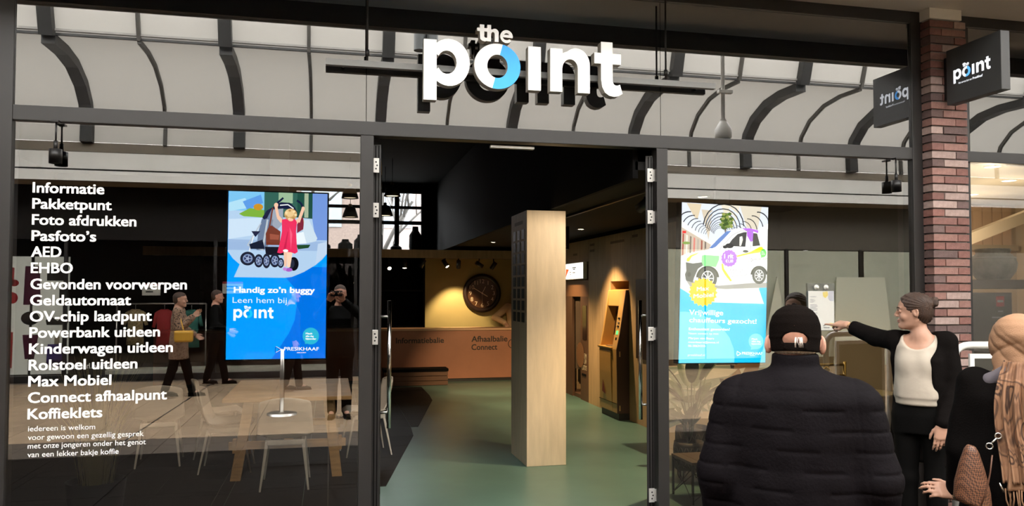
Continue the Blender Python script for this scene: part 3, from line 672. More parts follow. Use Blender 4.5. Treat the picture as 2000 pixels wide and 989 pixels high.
for k in range(46): B.ell(((70, 98, 40), (104, 128, 58), (50, 78, 32), (140, 150, 80))[k % 4], 585+70*math.sin(k*2.4)*((k % 7+2)/8), 250+88*math.cos(k*1.7)*((k % 5+2)/6), 22, 18, 9)
B.line((90, 70, 50), [(580, 330), (575, 400)], 10)
CW = (246, 246, 244); DK = (40, 42, 46)
B.shape((150, 148, 146), [(150, 935), (520, 985), (900, 940), (1080, 930), (1080, 985), (600, 1020), (200, 1010)])
B.shape(CW, [(150, 730), (150, 700), (200, 640), (300, 600), (400, 570), (520, 440), (610, 350), (700, 325), (860, 318), (965, 335), (1010, 430), (1070, 560), (1080, 720), (1080, 780), (900, 900), (880, 880), (650, 935), (520, 950), (470, 900), (300, 850), (160, 860)])
B.shape((96, 128, 190), [(400, 560), (500, 450), (590, 362), (650, 350), (560, 450), (470, 545), (430, 562)])
B.shape((58, 60, 62), [(620, 510), (660, 450), (720, 390), (790, 365), (828, 362), (815, 530), (660, 528)]); B.shape((70, 70, 66), [(902, 370), (950, 375), (990, 510), (900, 522)]); B.shape((226, 222, 215), [(745, 420), (775, 410), (785, 450), (765, 522), (745, 522)])
B.shape((176, 100, 226), [(770, 322), (860, 318), (965, 338), (962, 372), (905, 352), (900, 465), (875, 470), (832, 405), (828, 352)])
for pts in ([(525, 560), (660, 400), (760, 350), (890, 350), (878, 560), (840, 850), (585, 888), (545, 800), (525, 560)],): B.line((150, 152, 156), pts, 5)
B.ell(DK, 820, 582, 34, 15); B.ell(DK, 630, 525, 48, 28); B.ell(DK, 580, 540, 26, 18)
B.shape((240, 226, 20), [(715, 635), (870, 590), (985, 525), (1015, 525), (1035, 560), (990, 588), (870, 610), (720, 650)]); B.shape((240, 226, 20), [(545, 735), (562, 728), (575, 790), (620, 850), (672, 925), (650, 930), (590, 860), (552, 800)])
B.shape((236, 206, 40), [(150, 690), (195, 648), (290, 612), (260, 635), (205, 665), (178, 720), (150, 722)])
B.shape((212, 216, 220), [(200, 690), (240, 645), (330, 625), (330, 670), (290, 705), (210, 725)]); B.shape((130, 236, 140), [(320, 650), (345, 640), (515, 645), (515, 690), (480, 775), (400, 765), (340, 770), (315, 715)])
B.shape((70, 72, 76), [(140, 730), (220, 742), (320, 725), (335, 760), (280, 800), (240, 900), (225, 960), (150, 940), (135, 870), (150, 830)]); B.ell((36, 38, 42), 182, 870, 20, 26)
for x, y, rr in ((392, 905, 128), (985, 850, 98)):
    B.ell((30, 31, 34), x, y-5, rr*1.02, rr*1.06, 28, 180, 362); B.ell((64, 66, 70), x, y, rr*.84, rr); B.ell((40, 42, 44), x, y, rr*.66, rr*.78); B.ell((206, 208, 212), x, y, rr*.56, rr*.68); B.ell((60, 62, 66), x, y, rr*.48, rr*.58)
    for k in range(8): B.line((216, 218, 222), [(x, y), (x+rr*.5*math.cos(k*.785), y+rr*.62*math.sin(k*.785))], rr*.1)
    B.ell((190, 192, 196), x, y, rr*.12, rr*.14)
def star(art, c, x, y, r0, r1, n, sy=1.05): art.shape(c, [(x+(r0 if i % 2 else r1)*math.cos(PI*i/n), y+(r0 if i % 2 else r1)*math.sin(PI*i/n)*sy) for i in range(2*n)])
star(B, (164, 92, 220), 630, 668, 86, 94, 15); B.text(WHT, '1 rit', 572, 678, 672, 52, -.05, .025); B.text(WHT, '\u20ac1,00', 590, 676, 718, 32, -.05, .01)
B.text((120, 122, 126), 'Boek je rit via', 645, 788, 806, 16, -.05, .012); B.text((120, 122, 126), '06 25 03 45 37', 645, 818, 838, 22, -.07, .004)
B.ell((80, 200, 80), 1028, 595, 36, 46); B.poly((80, 200, 80), [(1002, 620), (1000, 650), (1030, 640)])
for k, s in enumerate(('Maak', 'elke dag', 'bijzonder')): B.text(WHT, s, 1006, 1030+k*10, 582+k*16, 10, -.05, .02)
B.line((110, 110, 114), [(886, 660), (912, 676), (888, 696), (884, 680), (886, 660)], 5); B.text((110, 110, 114), 'PRESIKHAAF', 922, 1076, 684, 24, -.09, .008)
crop(B, QR, 1310, 550, 5.82)
B.poly((104, 206, 240), [(96, 370), (150, 365), (250, 372), (360, 400), (470, 455), (580, 540), (660, 640), (710, 760), (724, 860), (722, 920), (104, 957)])
star(B, (252, 188, 20), 345, 135, 142, 164, 20, 1.02); B.text(WHT, 'Max', 272, 410, 125, 46, -.12, .012); B.text(WHT, 'Mobiel', 238, 462, 207, 46, -.12, .012)
B.text(WHT, 'Vrijwillige', 196, 580, 398, 58, -.025, .014); B.text(WHT, 'chauffeurs gezocht!', 200, 968, 482, 52, -.018, .014)
for s, x1, y, c, b in (('Enthousiast geworden?', 662, 574, 30, .014), ('Neem contact op met:', 538, 622, 24, 0), ('Marjon van Baars', 484, 676, 24, .012), ('mvanbaars@swoa.nl', 538, 720, 22, .012), ('06-30624355', 390, 764, 24, .012), ('presikhaaf.nl', 386, 868, 24, 0)): B.text(WHT, s, 198, x1, y, c, -.03, b)
B.ell((110, 232, 226), 968, 668, 86, 88); B.poly((110, 232, 226), [(915, 720), (910, 764), (985, 752)])
for s, x1, y in (('Maak', 985, 652), ('elke dag', 1020, 678), ('bijzonder', 1030, 706)): B.text(WHT, s, 916, x1, y, 18, -.03, .02)
B.line(WHT, [(752, 790), (796, 815), (756, 840), (748, 818), (752, 790)], 7); B.text(WHT, 'PRESIKHAAF', 808, 1046, 824, 30, -.03, .012); B.text(WHT, 'ARNHEM', 898, 962, 836, 8, -.03, .02)
screen('display_screen', 'upright screen in the right window showing a small white electric car', (2.8917, .30, 1.7504), .0742, .7576, 1.2048, B, math.radians(-1.08), .0225)
# ------------------------------------------------------------------ inside the shop
PLAST = mat('off-white moulded plastic', (.62, .57, .50), .5, var=.05, scale=6, bump=.03)
OAK = mat('oiled oak', (.46, .27, .115), .5, var=.18, scale=5, stretch=(1, 1, 6), bump=.06)
OAKH = mat('oiled oak beam', (.46, .27, .115), .5, var=.18, scale=5, stretch=(.6, 6, 6), bump=.06)
def chair(label, loc, rz):
    r = thing('shell_chair', label, 'chair', loc, rz, 'moulded chairs round the cafe table')
    prof = [(.235, .425), (.20, .447), (.10, .438), (0, .428), (-.09, .428), (-.15, .446), (-.19, .49), (-.215, .55), (-.235, .62), (-.25, .69), (-.262, .755), (-.268, .79)]
    def fn(u, v):
        q = v*(len(prof)-1); i = min(int(q), len(prof)-2); t = q-i; y = prof[i][0]*(1-t)+prof[i+1][0]*t; z = prof[i][1]*(1-t)+prof[i+1][1]*t
        a = (u-.5)*2; w = .222-.012*math.cos(v*6)
        w *= (1-.30*max(0, (v-.86)/.14)**2.2)*(1-.22*max(0, (.1-v)/.1)**2)
        if v < .5: return (a*w, y, z+.03*abs(a)**3*(1 if v > .08 else .3))
        return (a*w, y+.045*abs(a)**2.5, z-.02*max(0, (v-.9)/.1)*abs(a)**3)
    mb = MB(); mb.grid(fn, 16, 26); o = part('shell', mb, PLAST, r, world=False)
    s = o.modifiers.new('s', 'SOLIDIFY'); s.thickness = .011; s.offset = -1
    mb = MB()
    for a, b in (((-.15, -.15), (.15, -.15)), ((-.15, .17), (.15, .17)), ((-.15, -.15), (-.15, .17)), ((.15, -.15), (.15, .17))): mb.bar((a[0], a[1], .398), (b[0], b[1], .398), .032, .045)
    part('underframe', mb, PLAST, r, world=False, bevel=.008)
    for sx in (-1, 1):
        for sy in (-1, 1):
            m2 = MB(); p0 = Vector((sx*.150, sy*.155+.01, .405)); p1 = Vector((sx*.198, sy*.232+.01, 0)); n = 6
            for i in range(n+1):
                t = i/n; c = p0.lerp(p1, t); w = .030*(1-t)+.016*t; d = .024*(1-t)+.014*t
                m2.v += [(c.x-w*.5, c.y-d*.5, c.z), (c.x+w*.5, c.y-d*.5, c.z), (c.x+w*.5, c.y+d*.5, c.z), (c.x-w*.5, c.y+d*.5, c.z)]
            for i in range(n):
                for j in range(4): m2.f.append([i*4+j, i*4+(j+1) % 4, i*4+4+(j+1) % 4, i*4+4+j]); m2.mi.append(0); m2.sm.append(False)
            m2.f += [[3, 2, 1, 0], [n*4, n*4+1, n*4+2, n*4+3]]; m2.mi += [0, 0]; m2.sm += [False, False]
            part('leg', m2, PLAST, r, world=False, bevel=.004)
    return r
ch = chair('off-white moulded chair in front of the wooden table, its back to the window', (-.365, 2.06, 0), 0)
def more(label, loc, rz):
    c = copy_tree(ch); c.location = loc; c.rotation_euler = (0, 0, rz); c['label'] = label
more('off-white moulded chair in side view at the left end of the wooden table', (-.95, 2.82, 0), -PI/2)
more('second side-on off-white chair, behind the nearer one at the left table end', (-1.12, 3.55, 0), -PI/2+.1)
more('faint off-white moulded chair farthest left, behind the list of services', (-1.62, 3.25, 0), .1)
more('off-white moulded chair at the table, half hidden by the left door post', (.385, 3.32, 0), PI/2+.15)
r = thing('trestle_table', 'oak trestle table with slanting plank legs behind the left window', 'table', (-.365, 2.85, 0))
part('tabletop', MB().box(-.92, .20, 2.22, 3.75, .705, .74), OAK, r, bevel=.004)
for y in (2.32, 3.55):
    for s, xb, xt in ((-1, -.81, -.70), (1, .075, -.01)): part('leg', MB().add([(xb-.045, y-.03, 0), (xb+.045, y-.03, 0), (xt+.045, y-.03, .705), (xt-.045, y-.03, .705), (xb-.045, y+.03, 0), (xb+.045, y+.03, 0), (xt+.045, y+.03, .705), (xt-.045, y+.03, .705)], [(3, 2, 1, 0), (4, 5, 6, 7), (0, 1, 5, 4), (1, 2, 6, 5), (2, 3, 7, 6), (3, 0, 4, 7)]), OAK, r, bevel=.003)
    part('stretcher', MB().box(-.87, .15, y-.018, y+.018, .275, .345), OAKH, r, bevel=.003)
    for x in (-.82, .10): part('wedge', MB().box(x-.015, x+.015, y-.04, y+.04, .25, .37), OAK, r)
part('stretcher', MB().box(-.40, -.33, 2.32, 3.55, .28, .34), OAK, r)
# ornamental grass in a black planter behind the list
random.seed(5)
r = thing('potted_grass', 'pale dry ornamental grass in a dark planter behind the lettered window', 'plant', (-1.62, 1.05, 0))
part('planter', MB().lathe([(.16, 0), (.20, .34), (.185, .34), (.17, .30)], (-1.62, 1.05, 0), 20), mat('dark planter', (.015, .014, .013), .6), r)
mb = MB()
for k in range(220):
    a = random.uniform(0, 2*PI); q = random.uniform(0, .12); l = random.uniform(.5, .95); sp = random.uniform(.05, .34); p = Vector((-1.62+q*math.cos(a), 1.05+q*math.sin(a), .30)); w = .0035
    tip = p+Vector((sp*math.cos(a), sp*math.sin(a), l)); mid = p+Vector((sp*.3*math.cos(a), sp*.3*math.sin(a), l*.6)); n = Vector((-math.sin(a), math.cos(a), 0))*w
    mb.add([p-n, p+n, mid+n, mid-n, tip], [(0, 1, 2, 3), (3, 2, 4)])
part('blades', mb, mat('straw grass', (.40, .36, .17), .7, rnd=0), r, stuff=True)
# counter
r = thing('service_counter', 'long terracotta service counter with dark lettering, in front of the clock wall', 'counter', (.4, 9.9, 0))
part('front_panel', MB().box(-3.0, 3.84, 9.76, 9.80, .06, .965), COPPER, r); part('plinth', MB().box(-3.0, 3.84, 9.79, 9.83, 0, .06), BLKP, r)
part('worktop', MB().box(-3.0, 3.86, 9.73, 10.32, .965, 1.005), mat('pale copper worktop', (.62, .36, .22), .4), r, bevel=.004)
INKC = mat('dark counter print', (.022, .014, .012), .6)
for s, x0, x1, z, c in (('Afhaalbalie', 2.628, 3.33, .747, .105), ('Connect', 2.628, 3.13, .592, .105), ('Informatiebalie', 1.20, 2.10, .735, .10)):
    mb = MB(); add_text(mb, s, lambda u, v: (u, 9.7585, v), x0, z, c, width=x1-x0, bold=.02); part('counter_lettering', mb, INKC, r)
mb = MB(); mb.tube([(3.43+.085*math.cos(t*PI/12), 9.757, .70+.085*math.sin(t*PI/12)) for t in range(24)], .007, 6, closed=True); part('counter_emblem', mb, INKC, r)
r = thing('parcel_crate', 'low dark wooden crate on the floor in front of the counter', 'crate', (1.55, 9.4, 0))
WD2 = mat('dark crate wood', (.12, .055, .03), .6, var=.15, scale=4, stretch=(1, 5, 8))
for z in (.0, .085, .17): part('slat', MB().box(.95, 2.10, 9.22, 9.24, z+.006, z+.075), WD2, r)
part('crate_body', MB().box(.96, 2.09, 9.24, 9.58, 0, .25), WD2, r); part('lid', MB().box(.94, 2.11, 9.21, 9.60, .25, .30), BLACK, r)
# clock
r = thing('wall_clock', 'big round dark brown clock with cream numerals on the ochre wall', 'clock', (3.02, 10.79, 1.67))
RIMB = mat('dark clock rim', (.018, .008, .006), .35); FACE = mat('brown clock face', (.075, .032, .014), .3); CREAM = mat('cream numerals', (.80, .62, .45), .5)
rim = MB(); rim.lathe([(.395, 10.795), (.395, 10.75), (.375, 10.725), (.315, 10.72), (.30, 10.75)], (3.02, 0, 1.67), 48, axis='y', cap=False); part('rim', rim, RIMB, r)
dl = part('dial', MB().disc((3.02, 10.757, 1.67), .31, 48), FACE, r)
for k in range(1, 13):
    a = math.radians(90-30*k); mb = MB(); s = str(k)
    add_text(mb, s, lambda u, v: (u, 10.752, v), 3.02+.243*math.cos(a), 1.67+.243*math.sin(a)-.04, .082, sx=1.0, align='c', bold=-.006); part('numeral', mb, CREAM, dl)
def hand(nme, deg, l, w, tail):
    a = math.radians(deg); d = Vector((math.cos(a), 0, math.sin(a))); c = Vector((3.02, 10.748, 1.67)); part(nme, MB().bar(c-d*tail, c+d*l, w, .004, up=(0, 1, 0)), CREAM, r)
hand('minute_hand', 149, .20, .014, .13); hand('hour_hand', 62, .15, .009, .01); hand('second_hand', 270, .2, .003, .02)
part('hub', MB().lathe([(.016, 10.74), (.016, 10.75)], (3.02, 0, 1.67), 12, axis='y'), CREAM, r)
# track spots under the canopy; the lit ones shine on the wall and the counter
def lamp(nm, kind, loc, energy, col, parent=None, aim=None, size=.05, spot=70, blend=.6):
    l = bpy.data.lights.new(nm, kind); l.energy = energy; l.color = col
    if kind == 'SPOT': l.spot_size = math.radians(spot); l.spot_blend = blend; l.shadow_soft_size = size
    if kind == 'POINT': l.shadow_soft_size = size
    if kind == 'AREA': l.shape = 'DISK'; l.size = size
    o = bpy.data.objects.new(nm, l); COL.objects.link(o); o.location = loc
    if aim is not None: o.rotation_euler = (Vector(aim)-Vector(loc)).to_track_quat('-Z', 'Y').to_euler()
    if parent is not None: o.parent = parent; o.location = Vector(loc)-Vector(wloc(parent))
    return o
LENS = glow('warm lamp lens', (1, .86, .62), 14)
WARM = (1, .72, .38)
def spot(label, p, d, lit, energy=0, ang=60, length=.16, rad=.042, group=None, rail=.06, col=WARM, top=2.347):
    r = thing('track_spot', label, 'spotlight', p, 0, group); p = Vector(p); d = Vector(d).normalized()
    q = part('spot_body', MB().tube([p-d*length*.5, p+d*length*.5], rad, 16), BLKP, r)
    part('spot_yoke', MB().tube([p-d*.02, Vector((p.x, p.y, max(p.z+rail, top)))], .012, 8), BLKP, r)
    if lit:
        part('lamp_lens', MB().tube([p+d*length*.5, p+d*(length*.5+.004)], rad*.82, 16), LENS, q)
    if energy: lamp('spot_light', 'SPOT', p+d*(length*.5+.03), energy, col, r, p+d*2, .03, ang)
    return r
single('lamp_track', MB().box(1.9, 3.8, 10.02, 10.06, 2.345, 2.37), BLKP, 'black ceiling track under the wooden canopy above the counter', 'lamp track')
single('lamp_track', MB().box(-1.5, 1.75, 10.02, 10.06, 2.345, 2.37), BLKP, 'black ceiling track over the left half of the counter', 'lamp track')
spot('lit black track spot nearest the left edge of the clock wall, tilted right', (2.16, 10.05, 2.25), (.45, -.25, -.75), True, 0, 50)
spot('black track spot hanging straight down, second from the left on the canopy', (2.42, 10.05, 2.23), (.05, .5, -.9), False, 105, 72)
spot('black track spot tilted right above the clock', (2.83, 10.05, 2.23), (.8, .1, -.5), False)
spot('black track spot tilted left above the right edge of the clock', (3.11, 10.05, 2.21), (-.5, .2, -.8), False)
spot('unlit black track spot at the left end of the clock wall', (1.72, 10.05, 2.24), (-.4, .3, -.8), False)
spot('lit track spot pointing straight down above the dark left counter', (1.38, 10.05, 2.23), (.0, -.1, -1), True, 10, 60)
spot('lit track spot aimed at the viewer beside the left door post', (1.08, 10.04, 2.19), (.1, -.7, -.6), True, 0, 60)
single('lamp_track', MB().box(2.60, 2.63, 1.0, 6.0, 2.535, 2.56), BLKP, 'dark ceiling track along the lowered ceiling of the right aisle', 'lamp track')
spot('dark track spot under the lowered ceiling, nearest the entrance', (2.615, 1.15, 2.44), (-.50, 1.0, -.62), False, 55, 80, col=(1, .82, .6))
spot('dark track spot under the lowered ceiling, above the plywood pillar', (2.615, 4.0, 2.44), (.2, .9, -.6), False, 230, 48)
spot('dark track spot under the lowered ceiling, farthest from the entrance', (2.615, 5.6, 2.44), (.1, .9, -.6), False, 260, 46)
spot('added black spot on the high ceiling, out of view, brightening the chairs and table', (-.3, .9, 3.05), (-.05, .6, -1), False, 95, 75, top=3.9, col=(1, .84, .66))  # added lamp hidden above the transom, brightens the chairs and table
def downlight(label, x, y, energy, ang=75, z=2.56):
    r = thing('downlight', label, 'lamp', (x, y, z))
    part('trim_ring', MB().lathe([(.062, z-.001), (.062, z-.006), (.05, z-.008), (.047, z-.001)], (x, y, 0), 24, cap=False), BLKP, r)
    part('lamp_lens', MB().disc((x, y, z-.004), .046, 24, axis='z'), LENS, r)
    lamp('down_light', 'SPOT', (x, y, z-.03), energy, WARM, r, (x+.12, y, 0), .04, ang)
downlight('lit round downlight in the dark ceiling beside the cash machine', 3.36, 5.25, 190, 88)
downlight('round downlight in the dark ceiling near the right window', 3.30, 1.45, 260, 120)
downlight('round downlight in the dark ceiling by the photo booth', 3.30, 7.1, 110, 90)
downlight('round downlight in the dark ceiling before the counter', 2.75, 8.3, 60, 70)
r = thing('hanging_monitor', 'flat black monitor hanging from the ceiling behind the plywood pillar', 'monitor', (2.72, 4.54, 2.24))
part('housing', MB().box(2.40, 2.965, 4.50, 4.56, 2.235, 2.53), BLKP, r, bevel=.004); part('panel', MB().box(2.41, 2.955, 4.496, 4.5, 2.245, 2.52), mat('black screen glass', (.004, .004, .004), .15), r); part('drop_pole', MB().tube([(2.7, 4.53, 2.5), (2.7, 4.53, 2.57)], .02, 8), BLKP, r)
# cash machine
ATMM = mat('bronze cash machine enamel', (.46, .25, .07), .38, var=.05, scale=3); ATMD = mat('dark bronze side', (.06, .028, .02), .45)
r = thing('cash_machine', 'bronze cash machine leaning back into a niche of the wood wall', 'cash machine', (3.9, 5.08, 0))
OUT = [(3.694, .09), (3.690, .62), (3.685, .93), (3.735, 1.156), (3.786, 1.49), (3.823, 1.716), (3.95, 1.73), (4.25, 1.73), (4.25, .09)]
def xz(poly, y0, y1, m, nm, bevel=.006):
    n = len(poly); mb = MB(); vs = [(x, y0, z) for x, z in poly]+[(x, y1, z) for x, z in poly]
    return part(nm, mb.add(vs, [list(range(n)), list(range(2*n-1, n-1, -1))]+[[i, i+n, (i+1) % n+n, (i+1) % n] for i in range(n)]), m, r, bevel=bevel)
xz(OUT, 4.74, 4.752, ATMD, 'side_panel', 0); chk = xz(OUT, 4.752, 4.93, ATMM, 'cheek'); xz(OUT, 5.385, 5.44, ATMM, 'cheek')
ldo = xz([(3.694, .09), (3.672, .62), (3.668, .90), (3.70, .93), (4.2, .93), (4.2, .09)], 4.93, 5.385, ATMM, 'lower_door')
xz([(3.86, .93), (3.92, 1.50), (4.2, 1.50), (4.2, .93)], 4.93, 5.385, mat('brown recess panel', (.17, .075, .03), .5), 'fascia_recess')
xz([(3.800, 1.50), (3.823, 1.716), (3.95, 1.73), (4.2, 1.73), (4.2, 1.50)], 4.93, 5.385, ATMM, 'head_panel')
xz([(3.66, .925), (3.655, .95), (3.86, .955), (3.86, .93)], 4.90, 5.42, ATMM, 'shelf', .003)
part('plinth', MB().box(3.72, 4.2, 4.75, 5.43, 0, .09), BLKP, r)
part('dispenser_slot', MB().box(3.676, 3.70, 5.02, 5.36, .80, .875), BLACK, ldo); part('screen', MB().bar((3.862, 5.15, 1.10), (3.905, 5.15, 1.42), .012, .34, up=(0, 1, 0)), mat('black screen glass', (.004, .004, .004), .15), r)
for z, h, m in ((1.34, .02, BLACK), (1.285, .012, STEEL), (1.235, .018, BLACK), (1.15, .05, glow('green reader light', (.1, .9, .15), 1.6)), (1.06, .05, BLACK)):
    x = 3.735+(z-1.156)*.153; part('card_reader' if m is BLACK else 'reader_light', MB().bar((x-.006, 4.84, z-h/2), (x-.006+h*.15, 4.84, z+h/2), .01, .055, up=(0, 1, 0)), m, chk)
part('warning_triangle', MB().add([(3.672, 5.28, .33), (3.674, 5.14, .30), (3.672, 5.25, .50)], [(0, 1, 2)]), mat('red brown decal', (.16, .02, .015), .5), ldo)
part('keypad', MB().box(3.70, 3.80, 5.05, 5.2, .957, .965), STEEL, r); part('door_seam', MB().box(3.684, 3.70, 4.76, 5.44, .215, .219), BLACK, r)
for z in (.16, .87): part('side_hinge', MB().box(3.72, 3.735, 4.732, 4.74, z-.035, z+.035), mat('brass', (.6, .4, .18), .35, .6), r)
part('top_beacon', MB().box(3.95, 4.2, 4.76, 4.95, 1.765, 1.80), mat('pale plastic', (.78, .76, .72), .5), r)
single('info_poster', MB().box(3.845, 3.861, 4.02, 4.46, .84, 1.85), mat('dark poster', (.022, .013, .010), .35), 'tall dark framed poster on the wood wall right of the cash machine', 'poster', bevel=.003)
# photo booth
BR = mat('brown booth panel', (.105, .050, .026), .5, var=.08, scale=3)
r = thing('photo_booth', 'brown photo booth with a curtain and a lit white sign, set in the wood wall', 'photo booth', (3.95, 7.06, 0))
part('side_panel', MB().box(3.87, 3.91, 6.44, 6.86, 0, 1.88), BR, r); part('far_panel', MB().box(3.87, 3.91, 7.30, 7.68, 0, 1.88), BR, r); part('header', MB().box(3.868, 3.91, 6.44, 7.68, 1.62, 1.88), mat('orange brown header', (.22, .10, .045), .5), r)
part('booth_back', MB().box(4.26, 4.29, 6.46, 7.68, 0, 1.88), mat('booth interior', (.03, .015, .01), .7), r); part('booth_floor', MB().box(3.9, 4.26, 6.46, 7.68, 0, .06), BR, r)
mb = MB(); mb.grid(lambda u, v: (3.93+.02*math.sin(u*40), 6.98+u*.30, .45+v*1.18), 40, 2); part('curtain', mb, mat('grey brown curtain', (.10, .06, .035), .8), r)
part('dark_mirror', MB().box(3.862, 3.87, 6.55, 6.74, .95, 1.48), mat('black screen glass', (.004, .004, .004), .15), r)
mb = MB(); mb.disc((3.862, 6.86, .70), .20, 24, axis='x'); part('round_panel', mb, mat('orange brown header', (.22, .10, .045), .5), r)
part('stool_seat', MB().lathe([(.15, .40), (.16, .42), (.16, .60), (.14, .62)], (4.08, 7.0, 0), 20), mat('red stool', (.40, .05, .035), .5), r); part('stool_leg', MB().tube([(4.08, 7.0, .06), (4.08, 7.0, .40)], .03, 10), STEEL, r)
part('booth_lamp', MB().box(4.0, 4.04, 6.98, 7.10, .72, .80), glow('booth lamp', (.9, 1, .8), 2.5), r)
for k, (s, a, b, z) in enumerate((('NEEM', 6.56, 6.80, .66), ('HIER UW', 6.56, 6.80, .575), ('FOTO\u2019S', 6.55, 6.80, .475))):
    mb = MB(); add_text(mb, s, lambda u, v: (3.8685, u, v), b, z, .075, width=-(b-a), bold=.02); part('panel_lettering', mb, mat('cream print', (.72, .58, .40), .6), r)
part('coin_slot', MB().box(3.862, 3.87, 6.58, 6.78, .385, .42), BLACK, r)
r = thing('light_box_sign', 'glowing white light box sign with an orange emblem above the photo booth', 'sign', (3.83, 7.06, 1.9))
part('box', MB().box(3.80, 3.86, 6.50, 7.72, 1.895, 2.16), mat('pale plastic', (.78, .76, .72), .5), r)
part('lit_face', MB().box(3.795, 3.80, 6.51, 7.71, 1.905, 2.15), glow('light box', (1, .97, .86), 1.05), r)
mb = MB(); mb.poly([(3.7945, 7.42, 1.93), (3.7945, 7.34, 1.99), (3.7945, 7.24, 2.06), (3.7945, 7.40, 2.07)]); part('emblem', mb, glow('orange emblem', (.75, .12, .03), 1), r)
for a, b, z in ((7.12, 7.20, 2.005), (7.12, 7.18, 1.97), (6.86, 7.06, 2.075), (6.90, 7.02, 2.05), (6.9, 7.04, 1.995)):
    part('faint_print', MB().box(3.7943, 3.795, a, b, z, z+.014), mat('grey print ink', (.42, .42, .45), .7), r)
# pendants, dark shelving and the world behind the back windows
for k, (x, y, z) in enumerate(((.985, 8.0, 3.27), (.93, 8.9, 3.03), (.30, 8.0, 3.22), (.33, 9.0, 3.00))):
    w = ('larger', 'smaller')[k % 2]; s = ('right', 'left')[k//2]
    r = thing('pendant_lamp', '%s black bell pendant lamp before the high back window, %s of the door post' % (w, s), 'lamp', (x, y, z))
    part('shade', MB().lathe([(.045, .19), (.085, .17), (.11, .10), (.14, .0), (.135, .0), (.105, .10), (.04, .17)], (x, y, z), 24, cap=False), BLKP, r)
    part('cap', MB().lathe([(.03, .19), (.03, .23), (.012, .24)], (x, y, z), 12), mat('brass', (.6, .4, .18), .35, .6), r); part('cord', MB().tube([(x, y, z+.23), (x, y, 3.9)], .005, 6), BLKP, r)
    part('bulb', MB().disc((x, y, z+.012), .10, 16, axis='z'), glow('pendant bulb', (1, .8, .55), 1.2), r)
r = thing('shelf_unit', 'black shelf unit with jars below the high back windows', 'shelf', (-.3, 10.7, 0))
for z in (.4, 1.0, 1.7, 2.38): part('shelf_board', MB().box(-2.4, 1.80, 10.45, 10.95, z, z+.04), BLACK, r)
for x in (-2.4, -1.0, .4, 1.78): part('upright', MB().box(x, x+.04, 10.45, 10.95, 0, 2.4), BLACK, r)
random.seed(8)
for k in range(7):
    x = -.5+k*.36+random.uniform(-.06, .06); h = random.uniform(.22, .62); w = random.uniform(.10, .17)
    t = thing('storage_jar', 'black rounded jar before the high back window, %s from the left' % ('first', 'second', 'third', 'fourth', 'fifth', 'sixth', 'seventh')[k], 'jar', (x, 10.7, 2.42), 0, 'dark jars below the back windows')
    part('jar_body', MB().lathe([(w*.8, 0), (w, h*.3), (w*.95, h*.7), (w*.5, h*.86)], (x, 10.7, 2.42), 14), BLACK, t); part('jar_lid', MB().lathe([(w*.5, h*.86), (w*.45, h)], (x, 10.7, 2.42), 14), BLACK, t)
BRK2 = mat('grey brown house brick', (.25, .19, .17), .85, var=.2, scale=20)
r = thing('apartment_house', 'grey brown brick house seen through the high back windows', 'house', (0, 27, 0))
part('house_wall', MB().box(-8, 7, 26, 32, 0, 6.2), BRK2, r); part('house_roof', MB().box(-8.2, 7.2, 25.8, 32, 6.2, 6.5), mat('pale roof edge', (.6, .58, .55), .7), r)
for k in range(5): f = part('house_window', MB().box(-6.5+k*2.7, -5.0+k*2.7, 25.95, 26.02, 4.2, 5.6), mat('house window', (.30, .36, .42), .2), r)
single('street_ground', MB().box(-30, 30, 11.2, 60, -.3, -.1), mat('street', (.2, .2, .19), .8), 'grey street behind the shop', 'street')['kind'] = 'structure'
r = thing('bare_tree', 'bare branched winter tree outside the high back windows', 'tree', (1.2, 17, 0)); random.seed(21)
tr = MB()
def branch(p, d, l, rad, n):
    q = p+d*l; tr.tube([p, p.lerp(q, .5)+Vector((random.uniform(-.05, .05)*l, 0, random.uniform(-.05, .05)*l)), q], [rad, rad*.85, rad*.6], 5)
    if n:
        for _ in range(3): branch(p.lerp(q, random.uniform(.55, 1)), (d+Vector((random.uniform(-.8, .8), random.uniform(-.5, .5), random.uniform(-.2, .5)))).normalized(), l*random.uniform(.5, .75), rad*.55, n-1)
for bx in (1.2, -1.4): branch(Vector((bx, 17, 0)), Vector((.05, 0, 1)), 3.6, .12, 4)
part('branches', tr, mat('bark', (.05, .045, .04), .8), r)
# right window bay
r = thing('low_partition', 'low pale partition with a printed frieze of grey leaves and foxes', 'partition', (4.0, 2.55, 0))
part('board', MB().box(3.22, 4.78, 2.52, 2.58, 0, .915), mat('pale pink board', (.56, .44, .33), .6), r)
FR = [mat('grey green print', (.27, .30, .25), .7), mat('pale leaf print', (.60, .55, .46), .7), mat('dark green print', (.06, .08, .05), .7), mat('fox brown print', (.24, .13, .06), .7), mat('black print', (.02, .015, .012), .6)]
mb = MB()
def fz(px, py):                                                     # frieze picture laid out in its own 190 x 170 units
    return (3.40+(px-1300)*.0059, 2.519, .925-(py-715)*.00535)
def fpoly(m, pts):
    mb.m = m; fz_y = 2.5192-.0004*(len(mb.f) % 40); vs, fs = outline([[(a, -b) for a, b in pts]]); mb.add([(fz(v[0], -v[1])[0], fz_y, fz(v[0], -v[1])[2]) for v in vs], fs)
fpoly(0, [(1275, 717), (1530, 717), (1530, 790), (1440, 800), (1412, 832), (1396, 822), (1385, 806), (1360, 806), (1340, 822), (1300, 838), (1275, 830)])
fpoly(1, [(1310, 735), (1335, 728), (1370, 745), (1420, 738), (1440, 725), (1400, 722), (1330, 720)]); fpoly(1, [(1330, 760), (1400, 772), (1450, 765), (1400, 760)]); fpoly(1, [(1380, 765), (1415, 745), (1410, 775), (1392, 772)])
